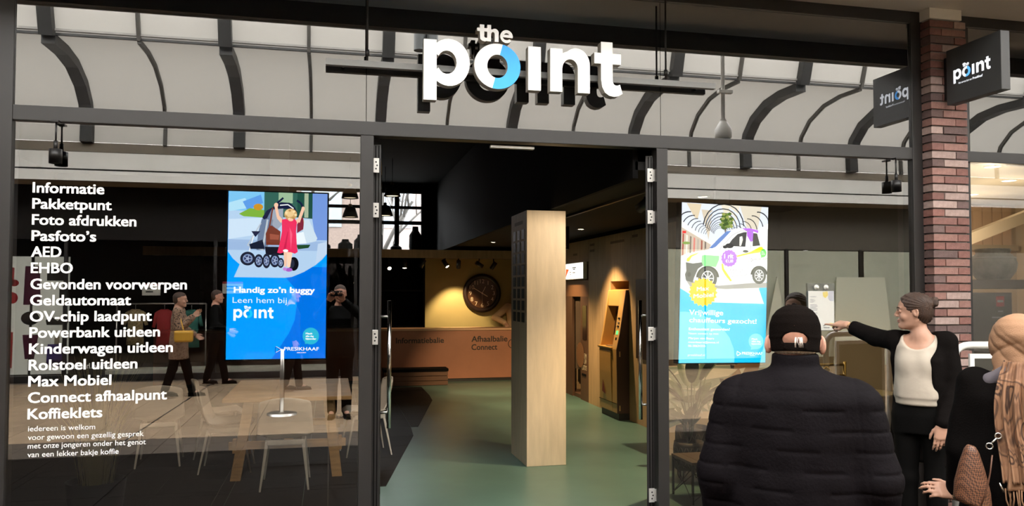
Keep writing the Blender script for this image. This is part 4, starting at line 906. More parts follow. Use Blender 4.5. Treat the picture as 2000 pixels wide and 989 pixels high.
fpoly(2, [(1308, 778), (1360, 772), (1440, 780), (1400, 786), (1340, 788)]); fpoly(2, [(1285, 800), (1325, 796), (1345, 812), (1300, 826)])
for k in range(9): a = k*.7; fpoly(1, [(1315+k*11, 800+8*math.sin(a)), (1321+k*11, 790+8*math.sin(a)), (1326+k*11, 808+8*math.sin(a))])
for ox, oy in ((0, 0), (22, -26)): fpoly(3, [(1405+ox, 745+oy), (1424+ox, 738+oy), (1440+ox, 722+oy), (1446+ox, 736+oy), (1462+ox, 740+oy), (1455+ox, 762+oy), (1425+ox, 764+oy), (1410+ox, 752+oy)]); fpoly(4, [(1402+ox, 742+oy), (1410+ox, 743+oy), (1409+ox, 750+oy), (1403+ox, 749+oy)]); fpoly(1, [(1412+ox, 752+oy), (1432+ox, 748+oy), (1424+ox, 763+oy)])
part('frieze_print', mb, FR, r)
POT = mat('dark grey ribbed pot', (.055, .045, .036), .6, var=.1, scale=10)
def pot(label, x, y, rad, h, z):
    r = thing('plant_pot', label, 'plant pot', (x, y, 0)); c = (x, y, 0)
    part('pot_body', MB().lathe([(rad*.90, z), (rad*.98, z+.015), (rad, z+.06), (rad, z+h-.03), (rad*.97, z+h), (rad*.90, z+h), (rad*.9, z+h*.86)], c, 28), POT, r)
    mb = MB()
    for k in range(16):
        for s in (-1, 1): mb.tube([(x+(rad+.001)*math.cos(k*PI/8+s*t*.55), y+(rad+.001)*math.sin(k*PI/8+s*t*.55), z+.03+t*(h-.07)) for t in (0, .25, .5, .75, 1)], .0032, 4)
    part('diamond_relief', mb, mat('lighter pot relief', (.10, .085, .066), .6), r)
    for k in range(4):
        a = k*PI/2+.5; u = Vector((math.cos(a), math.sin(a), 0)); t = Vector((-u.y, u.x, 0)); b = Vector((x, y, z+.004))+u*rad*.8
        part('hairpin_leg', MB().tube([b-t*.022, b-t*.018+Vector((0, 0, -z*.7)), b+Vector((0, 0, -z+.002)), b+t*.018+Vector((0, 0, -z*.7)), b+t*.022], .005, 6), BLKP, r)
    return r
pot('smaller dark pot with diamond relief on short hairpin legs, beside the right door post', 3.148, 1.45, .135, .245, .105); pot('dark pot with diamond relief standing behind the smaller pot', 3.35, 1.78, .165, .30, .12)
LEAF = mat('dark plant leaf', (.035, .055, .025), .45, var=.2, scale=6)
def plant(label, x, y, z, n, hmin, hmax, spread, lw, seed):
    random.seed(seed); r = thing('potted_plant', label, 'plant', (x, y, z))
    for k in range(n):
        a = k*2.4+random.uniform(-.3, .3); h = random.uniform(hmin, hmax); s = spread*random.uniform(.5, 1); b = Vector((x, y, z)); u = Vector((math.cos(a), math.sin(a), 0)); t = Vector((-u.y, u.x, 0))
        j = b+u*s*.35+Vector((0, 0, h*.55)); tip = b+u*s+Vector((0, 0, h))
        st = part('stem', MB().tube([b, b.lerp(j, .5)+u*.01, j], .006, 5), LEAF, r)
        mb = MB(); mb.grid(lambda U, V: j.lerp(tip, V)+t*(U-.5)*lw*2*math.sin(PI*min(1, V*.92+.08))**.7*(1-.25*V)+u*.10*s*V*V+Vector((0, 0, -.22*h*V*V*.5+.03*abs(U-.5))), 4, 8); part('leaf', mb, LEAF, st)
plant('young broad leaved plant growing in the smaller dark pot', 3.148, 1.45, .33, 7, .22, .42, .20, .035, 2)
plant('dark broad leaved plant growing in the pot behind, its leaves rising beside the screen', 3.33, 1.78, .40, 12, .40, .95, .42, .07, 4)
r = thing('lattice_stand', 'dark metal plant stand with crossed wire sides in the right window', 'stand', (2.99, .85, 0))
tp = MB().box(2.80, 3.20, .66, 1.05, .315, .335); part('stand_top', tp, mat('dark bronze metal', (.10, .065, .04), .45, .3), r)
for x in (2.81, 3.19):
    for y in (.67, 1.04): part('leg', MB().bar((x, y, 0), (x, y, .315), .016, .016, up=(1, 0, 0)), BLKP, r)
for y in (.67, 1.04):
    for s in (0, 1): part('crossed_wire', MB().tube([(2.81 if s else 3.19, y, .02), (3.19 if s else 2.81, y, .30)], .004, 6), BLKP, r)
for x in (2.81, 3.19):
    for s in (0, 1): part('crossed_wire', MB().tube([(x, .67 if s else 1.04, .02), (x, 1.04 if s else .67, .30)], .004, 6), BLKP, r)
r = thing('round_drum', 'round grey green drum table behind the right window', 'table', (4.28, .62, 0))
part('drum_body', MB().lathe([(.26, 0), (.27, .02), (.27, .82), (.26, .84)], (4.30, .62, 0), 40), mat('grey green drum', (.13, .12, .085), .6, var=.05), r); part('rim', MB().lathe([(.272, .83), (.275, .845), (.27, .86), (.25, .86)], (4.30, .62, 0), 40), mat('grey green drum rim', (.17, .155, .10), .6), r)
r = thing('bamboo_chair', 'gilded bamboo style chair with a tied bow on its back, behind the drum table', 'chair', (4.22, 1.25, 0))
GOLD = mat('old gold bamboo', (.30, .215, .06), .45)
for x in (4.02, 4.46):
    part('back_post', MB().tube([(x, 1.10, 0), (x, 1.08, .45), (x, 1.05, 1.07)], .014, 8), GOLD, r); part('front_leg', MB().tube([(x, 1.48, 0), (x, 1.48, .45)], .014, 8), GOLD, r)
for z in (1.045, .95, .62): part('back_rail', MB().tube([(4.02, 1.055, z), (4.46, 1.055, z)], .012, 8), GOLD, r)
part('seat', MB().box(4.0, 4.48, 1.07, 1.50, .44, .47), GOLD, r, bevel=.01)
bw2 = MB()
for s in (-1, 1): bw2.tube([(4.26, 1.03, 1.03), (4.26+s*.05, 1.02, 1.0), (4.26+s*.055, 1.02, .95), (4.26, 1.025, .97)], .006, 6); bw2.tube([(4.26, 1.03, .97), (4.26+s*.03, 1.02, .88), (4.26+s*.05, 1.025, .76)], .006, 6)
part('ribbon_bow', bw2, mat('gold ribbon', (.34, .24, .07), .5), r)
# ------------------------------------------------------------------ the neighbour's window
r = thing('plinth_table', 'dark wooden table with a shelf behind the window of the right neighbour shop', 'table', (6.0, 1.0, 0))
DW = mat('dark brown wood', (.10, .065, .038), .5, var=.12, scale=4)
part('tabletop', MB().box(5.2, 6.9, .70, 1.35, 1.72, 1.80), DW, r); part('shelf_board', MB().box(5.2, 6.9, .72, 1.35, .25, .32), DW, r)
for x in (5.22, 6.80): part('leg', MB().box(x, x+.09, .72, .80, 0, 1.72), DW, r); part('leg', MB().box(x, x+.09, 1.26, 1.34, 0, 1.72), DW, r)
r = thing('stone_vase', 'big weathered grey stone vase on the table in the neighbour window', 'vase', (6.0, 1.0, 1.8))
part('vase_body', MB().lathe([(.125, 1.80), (.14, 1.815), (.185, 1.88), (.198, 1.95), (.18, 2.01), (.142, 2.045), (.14, 2.05), (.15, 2.085), (.142, 2.092), (.125, 2.09), (.12, 2.05)], (6.0, 1.0, 0), 36), mat('weathered stone', (.33, .31, .26), .8, var=.3, scale=9, bump=.3, bscale=30), r); part('vase_ring', MB().lathe([(.186, 2.0), (.19, 2.005), (.186, 2.012)], (6.0, 1.0, 0), 36, cap=False), mat('pale stone ring', (.5, .48, .42), .8), r)
r = thing('door_sign', 'black notice board with a red square emblem in the neighbour window', 'sign', (5.26, .315, 0))
part('board', MB().box(5.02, 5.50, .30, .33, .0, 1.685), mat('near black board', (.013, .012, .010), .4), r)
rc = MB(); rc.m = 0; rc.poly([(5.345, .2985, 1.57), (5.425, .2985, 1.57), (5.425, .2985, 1.655), (5.345, .2985, 1.655)]); rc.m = 1; rc.poly([(5.355, .298, 1.605), (5.415, .298, 1.605), (5.415, .298, 1.623), (5.355, .298, 1.623)])
part('emblem', rc, [mat('red emblem', (.55, .03, .04), .5), mat('white print', (.8, .8, .78), .6)], r)
rc = MB()
for a, b, z in ((5.36, 5.41, 1.525), (5.30, 5.47, 1.475), (5.33, 5.45, 1.43), (5.31, 5.45, 1.375)): rc.poly([(a, .298, z), (b, .298, z), (b, .298, z+.012), (a, .298, z+.012)])
part('printed_line', rc, mat('grey print ink', (.42, .42, .45), .7), r)
r = thing('wooden_trestle', 'wooden trestle with crossed legs at the far right of the neighbour window', 'trestle', (6.75, 1.0, 0))
for s in (-1, 1): part('leg', MB().bar((6.75+s*.28, .62, .4), (6.75-s*.22, .62, 1.70), .07, .05, up=(0, 1, 0)), WOODW, r)
for z, (x0, x1) in ((2.40, (5.4, 9.5)),): single('ceiling_beam', MB().bar((5.9, 2.2, 1.95), (8.2, 2.2, 2.75), .10, .12), mat('pale beam', (.55, .45, .33), .7), 'slanting pale beam inside the neighbour shop', 'beam')
for k, (x, y) in enumerate(((6.6, 1.6), (7.6, 2.4), (6.0, 3.2), (8.2, 3.6))):
    t = thing('neighbour_downlight', '%s lit round ceiling lamp inside the neighbour shop' % ('nearest', 'second', 'third', 'rearmost')[k], 'lamp', (x, y, 2.98)); part('lamp_lens', MB().disc((x, y, 2.972), .07, 20, axis='z'), LENS, t); part('trim_ring', MB().lathe([(.085, 2.979), (.085, 2.972), (.07, 2.97)], (x, y, 0), 20, cap=False), WHITE, t)
    lamp('down_light', 'POINT', (x, y, 2.40), 30, (1, .82, .58), t, None, .08)
# ------------------------------------------------------------------ things standing and hanging in the arcade (seen in the glass)
r = thing('dome_camera', 'white dome camera on a long white pole hanging from the arcade roof', 'camera', (4.35, -3.0, 3.28))
WP = mat('white lacquer', (.82, .81, .78), .4)
part('pole', MB().tube([(4.35, -3.0, 3.62), (4.35, -3.0, 5.74)], .022, 12), WP, r); part('pole_clamp', MB().box(4.29, 4.46, -3.03, -2.97, 3.96, 3.995), WP, r); part('camera_housing', MB().lathe([(.03, 3.66), (.05, 3.62), (.095, 3.54), (.095, 3.45), (.07, 3.43)], (4.35, -3.0, 0), 24), WP, r)
part('lens_dome', MB().lathe([(.075, 3.43), (.07, 3.36), (.045, 3.30), (.0, 3.28)], (4.35, -3.0, 0), 20), mat('black screen glass', (.004, .004, .004), .15), r)
r = thing('double_pendant', 'pair of dark cylinder lamps hanging from the arcade roof', 'lamp', (1.24, -5.5, 4.9))
for dx, dz in ((-.075, 0), (.085, .06)): part('shade', MB().lathe([(.085, 4.98+dz), (.085, 5.36+dz), (.02, 5.37+dz)], (1.24+dx, -5.5, 0), 20), mat('slate lamp shade', (.05, .055, .055), .5), r); part('lamp_lens', MB().disc((1.24+dx, -5.5, 4.982+dz), .07, 16, axis='z'), glow('pendant bulb', (1, .8, .55), 1.2), r)
part('hanger', MB().bar((1.15, -5.5, 5.45), (1.34, -5.5, 5.45), .04, .04), RIBM, r); part('drop_pole', MB().tube([(1.24, -5.5, 5.4), (1.24, -5.5, 8.24)], .02, 8), RIBM, r)
r = thing('pole_stand', 'slim steel pole stand on a round foot, reflected before the screen', 'stand', (-.634, -6.16, 0))
part('foot_plate', MB().lathe([(.20, 0), (.20, .025), (.17, .035), (.05, .045)], (-.634, -6.16, 0), 36), STEEL, r); part('pole', MB().tube([(-.634, -6.16, .04), (-.634, -6.16, .90)], .032, 14), STEEL, r); part('pole_edge', MB().box(-.612, -.598, -6.13, -6.115, .05, .90), CHROME, r)
# frame sign between the pillar and the woman with the scarf
r = thing('pavement_sign', 'white tubular pavement sign frame with a white edged panel, beside the brick pillar', 'sign stand', (4.40, -.70, 0))
pth = [(4.055, -.67, .04), (4.055, -.67, 1.24)]+[(4.055+.09*(1-math.cos(a)), -.67-.02*(1-math.cos(a)), 1.24+.09*math.sin(a)) for a in (math.radians(d) for d in (20, 40, 60, 80))]+[(4.16, -.695, 1.333), (4.70, -.81, 1.333)]+[(4.70+.09*math.sin(a), -.81-.02*math.sin(a), 1.333-.09*(1-math.cos(a))) for a in (math.radians(d) for d in (20, 40, 60, 80))]+[(4.79, -.83, 1.24), (4.79, -.83, .04)]
part('tube_frame', MB().tube(pth, .024, 14), mat('white enamel tube', (.84, .82, .78), .3), r)
A0, B0 = Vector((4.16, -.69, 0)), Vector((4.72, -.81, 0))
def pn(nm, s0, s1, z0, z1, m, off=0.0, t=.02):
    d = (B0-A0).normalized(); nrm = Vector((d.y, -d.x, 0)); a, b = A0+d*s0+nrm*off, A0+d*s1+nrm*off
    vs = [(p+nrm*k*t/2+Vector((0, 0, z))) for z in (z0, z1) for p in (a, b) for k in (-1, 1)]
    part(nm, MB().add([tuple(v) for v in vs], [(0, 1, 3, 2), (4, 6, 7, 5), (0, 4, 5, 1), (2, 3, 7, 6), (0, 2, 6, 4), (1, 5, 7, 3)]), m, r)
WSN = mat('white snap frame', (.83, .81, .77), .4)
pn('panel_sheet', .03, .54, .32, 1.25, mat('dark panel glass', (.05, .047, .04), .15), 0, .012)
pn('panel_frame', 0, .03, .29, 1.275, WSN); pn('panel_frame', .54, .57, .29, 1.275, WSN); pn('panel_frame', .03, .54, 1.245, 1.275, WSN); pn('panel_frame', .03, .54, .29, .32, WSN)
part('lower_bar', MB().tube([(4.055, -.67, .20), (4.79, -.83, .20)], .018, 10), mat('white enamel tube', (.84, .82, .78), .3), r)
# opposite window displays
r = thing('window_poster', 'tall white poster of shop goods in the window across the arcade', 'poster', (-5.35, -11.4, 1.2))
lb = part('light_board', MB().box(-5.95, -4.87, -11.5, -11.45, .13, 2.36), mat('white poster board', (.78, .80, .74), .6, emit=.25), r)
RD, PU, BK, GY, VI = (mat(n_, c_, .5) for n_, c_ in (('red print', (.45, .02, .03)), ('purple print', (.09, .01, .04)), ('black print', (.02, .015, .012)), ('grey print', (.17, .13, .08)), ('violet print', (.06, .03, .22))))
mb = MB(); PM = [RD, PU, BK, GY, VI]
def pp(m, pts): mb.m = m; mb.poly([(-5.88+u*.0114, -11.448+.0, 2.36-v*.00915) for u, v in pts])          # poster units 90 x 244
def pe(m, u, v, a, b): pp(m, [(u+a*math.cos(k*PI/10), v+b*math.sin(k*PI/10)) for k in range(20)])
pp(1, [(22, 20), (44, 20), (46, 100), (20, 100)]); pp(2, [(31, 0), (36, 0), (36, 20), (31, 20)]); pp(2, [(30, 100), (34, 100), (33, 244), (29, 244)])
pp(0, [(2, 22), (6, 24), (5, 58), (0, 58)]); pe(0, 6, 55, 7, 7); pe(0, 3, 86, 9, 12); pp(0, [(0, 156), (6, 156), (5, 230), (0, 230)]); pe(2, 31, 128, 14, 14)
pp(2, [(55, 20), (86, 20), (86, 50), (55, 50)]); pp(2, [(74, 66), (90, 66), (90, 98), (74, 98)]); pp(2, [(54, 132), (64, 126), (72, 134), (80, 126), (90, 132), (86, 142), (56, 142)])
pp(1, [(20, 162), (44, 162), (38, 212), (24, 212)]); pp(4, [(58, 182), (86, 182), (88, 222), (56, 222)]); pe(4, 72, 222, 15, 6); pp(3, [(68, 166), (76, 166), (76, 182), (68, 182)])
part('goods_print', mb, PM, lb)
mb = MB(); add_text(mb, 'www.hema.nl', lambda u, v: (u, -11.19, v), -4.06, .245, .10, width=-.78, bold=.012) ; single('window_address', mb, mat('white vinyl', (.90, .89, .85), .5), 'white web address lettering on the window across the arcade', 'lettering')
def garment(x, y, z, w, h, m, k):
    r = thing('hanging_garment', '%s garment hanging on the rack across the arcade' % k, 'garment', (x, y, z)); mb = MB()
    mb.lathe([(w*.20, h), (w*.5, h*.93), (w*.42, h*.6), (w*.5, 0)], (0, 0, 0), 14); mb.v = [(x+a, y+b*.4, z+c) for a, b, c in mb.v]; part('cloth_body', mb, m, r)
    for s in (-1, 1): part('sleeve', MB().tube([(x+s*w*.42, y, z+h*.9), (x+s*w*.62, y, z+h*.55)], [w*.14, w*.10], 8), m, r)
    part('hanger_hook', MB().tube([(x, y, z+h), (x, y, z+h+.09)], .006, 5), STEEL, r)
r = thing('clothes_rack', 'chrome clothes rack inside the shop across the arcade', 'rack', (-3.4, -12.2, 0)); part('rail', MB().tube([(-4.2, -12.2, 1.45), (-2.5, -12.2, 1.45)], .016, 8), STEEL, r)
for x in (-4.2, -2.5): part('post', MB().tube([(x, -12.2, 0), (x, -12.2, 1.45)], .016, 8), STEEL, r)
garment(-3.85, -12.2, .62, .34, .72, mat('tan patterned cloth', (.36, .27, .14), .8, var=.5, scale=30), 'tan patterned'); garment(-3.30, -12.2, .50, .34, .84, mat('red cloth', (.40, .03, .035), .8), 'bright red'); garment(-2.78, -12.2, .55, .32, .78, mat('teal cloth', (.04, .20, .17), .8), 'dark teal')
for k, (x, z, w) in enumerate(((-3.5, 1.62, .34), (-1.95, 1.66, .40))):
    r = thing('sale_card', '%s small white sale card hanging in the shop across the arcade' % ('left', 'right')[k], 'sign', (x, -11.9, z)); part('card', MB().box(x-w/2, x+w/2, -11.91, -11.90, z, z+.24), mat('white card', (.75, .73, .68), .6), r); mb = MB(); mb.box(x-w*.3, x+w*.25, -11.899, -11.897, z+.13, z+.155); mb.box(x-w*.3, x+w*.1, -11.899, -11.897, z+.06, z+.085); part('print', mb, mat('black print', (.02, .015, .012), .6), r, stuff=True); part('red_edge', MB().box(x-w/2, x+w/2, -11.90, -11.896, z+.20, z+.24), mat('red print', (.45, .02, .03), .5), r)
for k, x in enumerate((-3.9, -2.9, -1.2, .8, 2.2)):
    t = thing('ceiling_spot', 'small ceiling spot in the shop across the arcade, %s from its left' % ('first', 'second', 'third', 'fourth', 'fifth')[k], 'lamp', (x, -13.0, 3.0)); part('spot_ring', MB().lathe([(.07, 2.99), (.07, 2.96)], (x, -13, 0), 14), BLKP, t); part('lamp_lens', MB().disc((x, -13.0, 2.955), .06, 14, axis='z'), glow('cool lamp lens', (1, .95, .85), 9), t)
    lamp('down_light', 'SPOT', (x, -13.0, 2.93), 22, (1, .9, .75), t, (x, -12.6, 0), .05, 80)
for k, (x0, x1) in enumerate(((-4.2, -2.3), (-2.1, .4), (.6, 3.1))):
    single('display_plinth', MB().box(x0, x1, -12.0, -11.4, .05, .18), mat('pale plinth', (.55, .54, .46), .6), 'low pale display plinth behind the window across the arcade, %s in the row' % ('first', 'second', 'third')[k], 'plinth', bevel=.005)
# vacant unit across: whitened panes and leaning sheets
PAPER = mat('whitewash sheet', (.44, .46, .36), .8, var=.06, scale=3)
for k, (x0, x1) in enumerate(((6.3, 8.2), (8.24, 10.2), (10.32, 12.15), (12.3, 14.4))):
    single('window_sheet', MB().box(x0, x1, -11.216, -11.208, .20, 2.66), PAPER, '%s whitened sheet covering the vacant window across the arcade' % ('first', 'second', 'third', 'fourth')[k], 'sheet')
for k, (x, w, t) in enumerate(((9.4, .9, .35), (11.3, 1.6, .12))):
    single('leaning_panel', MB().add([(x, -10.98, .0), (x+w, -10.98, .0), (x+w-t, -11.13, 2.05), (x+t*1.6, -11.13, 2.05), (x, -10.95, .0), (x+w, -10.95, .0), (x+w-t, -11.10, 2.05), (x+t*1.6, -11.10, 2.05)], [(0, 1, 2, 3), (7, 6, 5, 4), (0, 4, 5, 1), (1, 5, 6, 2), (2, 6, 7, 3), (3, 7, 4, 0)]), mat('cream panel', (.60, .60, .47), .7), '%s cream panel leaning on the vacant front across the arcade' % ('narrow', 'broad')[k], 'panel')
# ------------------------------------------------------------------ people: one implicit field per body or garment, turned into a closed surface
def V3(*a): return np.array(a, np.float64)
def frame(o, x, y, z): return (np.array(o, float), np.stack([np.array(x, float), np.array(y, float), np.array(z, float)], 1))
def fr_rz(o, rz, tilt=0.0, lean=0.0):
    c, s = math.cos(rz), math.sin(rz); R = np.array([[c, -s, 0], [s, c, 0], [0, 0, 1.]])
    ct, st = math.cos(tilt), math.sin(tilt); T = np.array([[1, 0, 0], [0, ct, -st], [0, st, ct]])
    cl, sl_ = math.cos(lean), math.sin(lean); T = T @ np.array([[cl, 0, sl_], [0, 1, 0], [-sl_, 0, cl]])
    return (np.array(o, float), R @ T)
def tow(F, p): return F[0]+F[1] @ np.array(p, float)
def cone(F, a, b, r0, r1, k=.02, op='u'):
    return ('c', tow(F, a), tow(F, b), r0, r1, k, op)
def ell(F, c, r, k=.02, op='u', R=None): return ('e', (tow(F, c), F[1] if R is None else F[1] @ R), r, k, op)
def loft(F, secs, k=.02, op='u'): return ('l', F, np.array(secs, float), k, op)          # (z, cx, cy, rx, y front, y back)
def half(F, n, c, k=.006): return ('h', F, n, c, k, 'sub')
def rbox(F, c, h, r=.01, k=.01, op='u'): return ('b', (tow(F, c), F[1]), h, r, k, op)
def _bb(p):
    if p[0] == 'c': r = max(p[3], p[4]); return np.minimum(p[1], p[2])-r, np.maximum(p[1], p[2])+r
    if p[0] == 'e': e = np.abs(p[1][1]) @ np.array(p[2]); return p[1][0]-e, p[1][0]+e
    if p[0] == 'b': e = np.abs(p[1][1]) @ (np.array(p[2])+p[3]); return p[1][0]-e, p[1][0]+e
    if p[0] == 'l':
        S = p[2]; x = S[:, 3].max()+np.abs(S[:, 1]).max(); y0, y1 = (S[:, 2]-S[:, 5]).min(), (S[:, 2]+S[:, 4]).max()
        C = np.array([tow(p[1], (a, b, c)) for a in (-x, x) for b in (y0, y1) for c in (S[0, 0], S[-1, 0])]); return C.min(0), C.max(0)
    return None
def sdf_mesh(prims, vox):
    boxes = [_bb(p) for p in prims]; U = [b for b, p in zip(boxes, prims) if b is not None and p[-1] == 'u']
    lo = np.min([b[0] for b in U], 0)-4*vox; hi = np.max([b[1] for b in U], 0)+4*vox
    n = np.ceil((hi-lo)/vox).astype(int)+1
    ax = [lo[i]+vox*np.arange(n[i]) for i in range(3)]
    D = np.full(n, 1.0, np.float32)
    for p, b in zip(prims, boxes):
        k = p[-2]
        if b is None: sl = (slice(None),)*3
        else:
            m = k+3*vox; i0 = np.clip(np.floor((b[0]-m-lo)/vox).astype(int), 0, n); i1 = np.clip(np.ceil((b[1]+m-lo)/vox).astype(int)+1, 0, n)
            if np.any(i1 <= i0): continue
            sl = tuple(slice(i0[i], i1[i]) for i in range(3))
        X = ax[0][sl[0]].astype(np.float32)[:, None, None]; Y = ax[1][sl[1]].astype(np.float32)[None, :, None]; Z = ax[2][sl[2]].astype(np.float32)[None, None, :]
        if p[0] == 'c':
            a, q = p[1].astype(np.float32), (p[2]-p[1]).astype(np.float32); x, y, z = X-a[0], Y-a[1], Z-a[2]; t = np.clip((x*q[0]+y*q[1]+z*q[2])/max(1e-9, float(q @ q)), 0, 1)
            d = np.sqrt((x-t*q[0])**2+(y-t*q[1])**2+(z-t*q[2])**2)-(p[3]+(p[4]-p[3])*t)
        else:
            o, R = p[1]; x, y, z = X-np.float32(o[0]), Y-np.float32(o[1]), Z-np.float32(o[2]); R = R.astype(np.float32)
            u = x*R[0, 0]+y*R[1, 0]+z*R[2, 0]; v = x*R[0, 1]+y*R[1, 1]+z*R[2, 1]; w = x*R[0, 2]+y*R[1, 2]+z*R[2, 2]
            if p[0] == 'e':
                r = p[2]; k0 = np.sqrt((u/r[0])**2+(v/r[1])**2+(w/r[2])**2); k1 = np.sqrt((u/r[0]**2)**2+(v/r[1]**2)**2+(w/r[2]**2)**2); d = k0*(k0-1)/np.maximum(k1, 1e-6)
            elif p[0] == 'l':
                S = p[2]; zz = np.clip(w, S[0, 0], S[-1, 0]); f = lambda c: np.interp(zz, S[:, 0], S[:, c]).astype(np.float32)
                dy = v-f(2); rx = f(3); ry = np.where(dy > 0, f(4), f(5)); qn = np.sqrt(((u-f(1))/rx)**2+(dy/ry)**2)
                d = (qn-1)*np.minimum(rx, ry); d = np.maximum(d, np.maximum(S[0, 0]-w, w-S[-1, 0]))
            elif p[0] == 'b':
                h = p[2]; a, b2, c = np.abs(u)-h[0], np.abs(v)-h[1], np.abs(w)-h[2]
                d = np.sqrt(np.maximum(a, 0)**2+np.maximum(b2, 0)**2+np.maximum(c, 0)**2)+np.minimum(np.maximum(a, np.maximum(b2, c)), 0)-p[3]
            else: d = p[3]-(u*p[2][0]+v*p[2][1]+w*p[2][2])
        E = D[sl]
        if p[-1] == 'u': h = np.clip(.5+.5*(E-d)/k, 0, 1); D[sl] = E*(1-h)+d*h-k*h*(1-h)
        else: dd = -d; h = np.clip(.5-.5*(E-dd)/k, 0, 1); D[sl] = E*(1-h)+dd*h+k*h*(1-h)
    # naive surface nets
    s = D < 0; c = np.zeros(np.array(D.shape)-1, np.uint8)
    for i in (0, 1):
        for j in (0, 1):
            for l in (0, 1): c += s[i:s.shape[0]-1+i, j:s.shape[1]-1+j, l:s.shape[2]-1+l]
    I, J, L = np.nonzero((c > 0) & (c < 8)); m = len(I)
    idx = np.full(c.shape, -1, np.int32); idx[I, J, L] = np.arange(m)
    acc = np.zeros((m, 3)); cnt = np.zeros(m); cs = [(i, j, l) for i in (0, 1) for j in (0, 1) for l in (0, 1)]
    for a in cs:
        for q in range(3):
            if a[q]: continue
            b = list(a); b[q] = 1
            da, db = D[I+a[0], J+a[1], L+a[2]], D[I+b[0], J+b[1], L+b[2]]; ch = (da < 0) != (db < 0)
            t = np.where(ch, da/np.where(ch, da-db, 1), 0)
            pt = np.tile(np.array(a, float), (m, 1)); pt[:, q] += t; acc[ch] += pt[ch]; cnt[ch] += 1
    P = (np.stack([I, J, L], 1)+acc/cnt[:, None])*vox+lo
    Q = []
    for q in range(3):
        o1, o2 = [(1, 2), (2, 0), (0, 1)][q]
        A = [slice(1, -1)]*3; A[q] = slice(0, -1); B = [slice(1, -1)]*3; B[q] = slice(1, None)
        sa, sb = s[tuple(A)], s[tuple(B)]
        e = np.nonzero(sa != sb); g = [e[0].copy(), e[1].copy(), e[2].copy()]
        for r in range(3):
            if r != q: g[r] = g[r]+1
        def at(d1, d2):
            h = [g[0].copy(), g[1].copy(), g[2].copy()]; h[o1] -= d1; h[o2] -= d2; return idx[h[0], h[1], h[2]]
        f = np.stack([at(0, 0), at(1, 0), at(1, 1), at(0, 1)], 1); fl = ~sa[e]; f[fl] = f[fl][:, ::-1]; Q.append(f)
    return P, np.concatenate(Q)
def relax(P, Q, it=2, lam=.5):
    for _ in range(it):
        S = np.zeros_like(P); C = np.zeros(len(P))
        for a, b in ((0, 1), (1, 2), (2, 3), (3, 0)):
            np.add.at(S, Q[:, a], P[Q[:, b]]); np.add.at(C, Q[:, a], 1); np.add.at(S, Q[:, b], P[Q[:, a]]); np.add.at(C, Q[:, b], 1)
        P = P*(1-lam)+lam*S/np.maximum(C, 1)[:, None]
    return P
def vnormals(P, Q):
    nf = np.cross(P[Q[:, 2]]-P[Q[:, 0]], P[Q[:, 3]]-P[Q[:, 1]]); N_ = np.zeros_like(P)
    for k in range(4): np.add.at(N_, Q[:, k], nf)
    return N_/np.maximum(np.linalg.norm(N_, axis=1), 1e-9)[:, None]
def body(name, prims, vox, m, parent, it=2, disp=None, label=None):
    P, Q = sdf_mesh(prims, vox); P = relax(P, Q, it)
    if disp is not None: P = P+vnormals(P, Q)*disp(P)[:, None]
    P = P-np.array(wloc(parent))
    me = bpy.data.meshes.new(name); me.vertices.add(len(P)); me.vertices.foreach_set('co', P.ravel().astype(np.float32))
    me.loops.add(Q.size); me.loops.foreach_set('vertex_index', Q.ravel().astype(np.int32)); me.polygons.add(len(Q)); me.polygons.foreach_set('loop_start', np.arange(0, Q.size, 4, dtype=np.int32)); me.polygons.foreach_set('loop_total', np.full(len(Q), 4, np.int32))
    me.polygons.foreach_set('use_smooth', np.ones(len(Q), bool)); me.update(calc_edges=True); me.materials.append(m)
    o = link(name, me, parent)
    if label: o['label'] = label
    return o
HEADS = [(-.118, 0, .055, .018, .014, .03), (-.108, 0, .045, .036, .034, .05), (-.090, 0, .02, .051, .060, .055), (-.062, 0, .0, .061, .083, .068), (-.03, 0, 0, .069, .087, .088), (0, 0, 0, .073, .086, .100), (.028, 0, 0, .075, .091, .104), (.055, 0, 0, .073, .086, .101), (.08, 0, -.004, .066, .073, .089), (.10, 0, -.008, .053, .052, .068), (.113, 0, -.01, .034, .032, .044), (.119, 0, -.012, .012, .012, .016)]
def head_prims(F, nose=1.0, face=True, neck=1.0):
    p = [loft(F, HEADS, .02), ell(F, (0, -.018, .04), (.074, .092, .078), .03)]
    p += [cone(F, (0, -.028, -.05), (0, -.045, -.20), .052*neck, .060*neck, .03)]
    if face:
        for s in (-1, 1):
            p += [ell(F, (s*.030, .092, .004), (.019, .013, .013), .010, 'sub'), ell(F, (s*.031, .080, .001), (.0165, .0125, .011), .006)]
            p += [ell(F, (s*.040, .060, -.036), (.020, .018, .020), .02), cone(F, (s*.014, .090, .022), (s*.046, .078, .022), .006, .005, .012)]
        p += [cone(F, (0, .088, .012), (0, .1065*nose, -.024), .0075, .0100, .012), ell(F, (0, .101, -.029), (.0115, .010, .0085), .006)]
        for s in (-1, 1): p += [ell(F, (s*.0125, .096, -.032), (.0085, .010, .0075), .006)]
        p += [ell(F, (0, .0855, -.0565), (.021, .0095, .0054), .006), ell(F, (0, .0848, -.0680), (.018, .010, .0060), .006), ell(F, (0, .0885, -.0625), (.022, .008, .0016), .003, 'sub'), ell(F, (0, .073, -.096), (.019, .017, .016), .018)]
    for s in (-1, 1):
        p += [ell(F, (s*.079, -.012, -.004), (.008, .019, .032), .006, R=fr_rz((0, 0, 0), s*.35, -.2)[1]), ell(F, (s*.086, -.010, .0), (.006, .010, .017), .005, 'sub')]
    return p
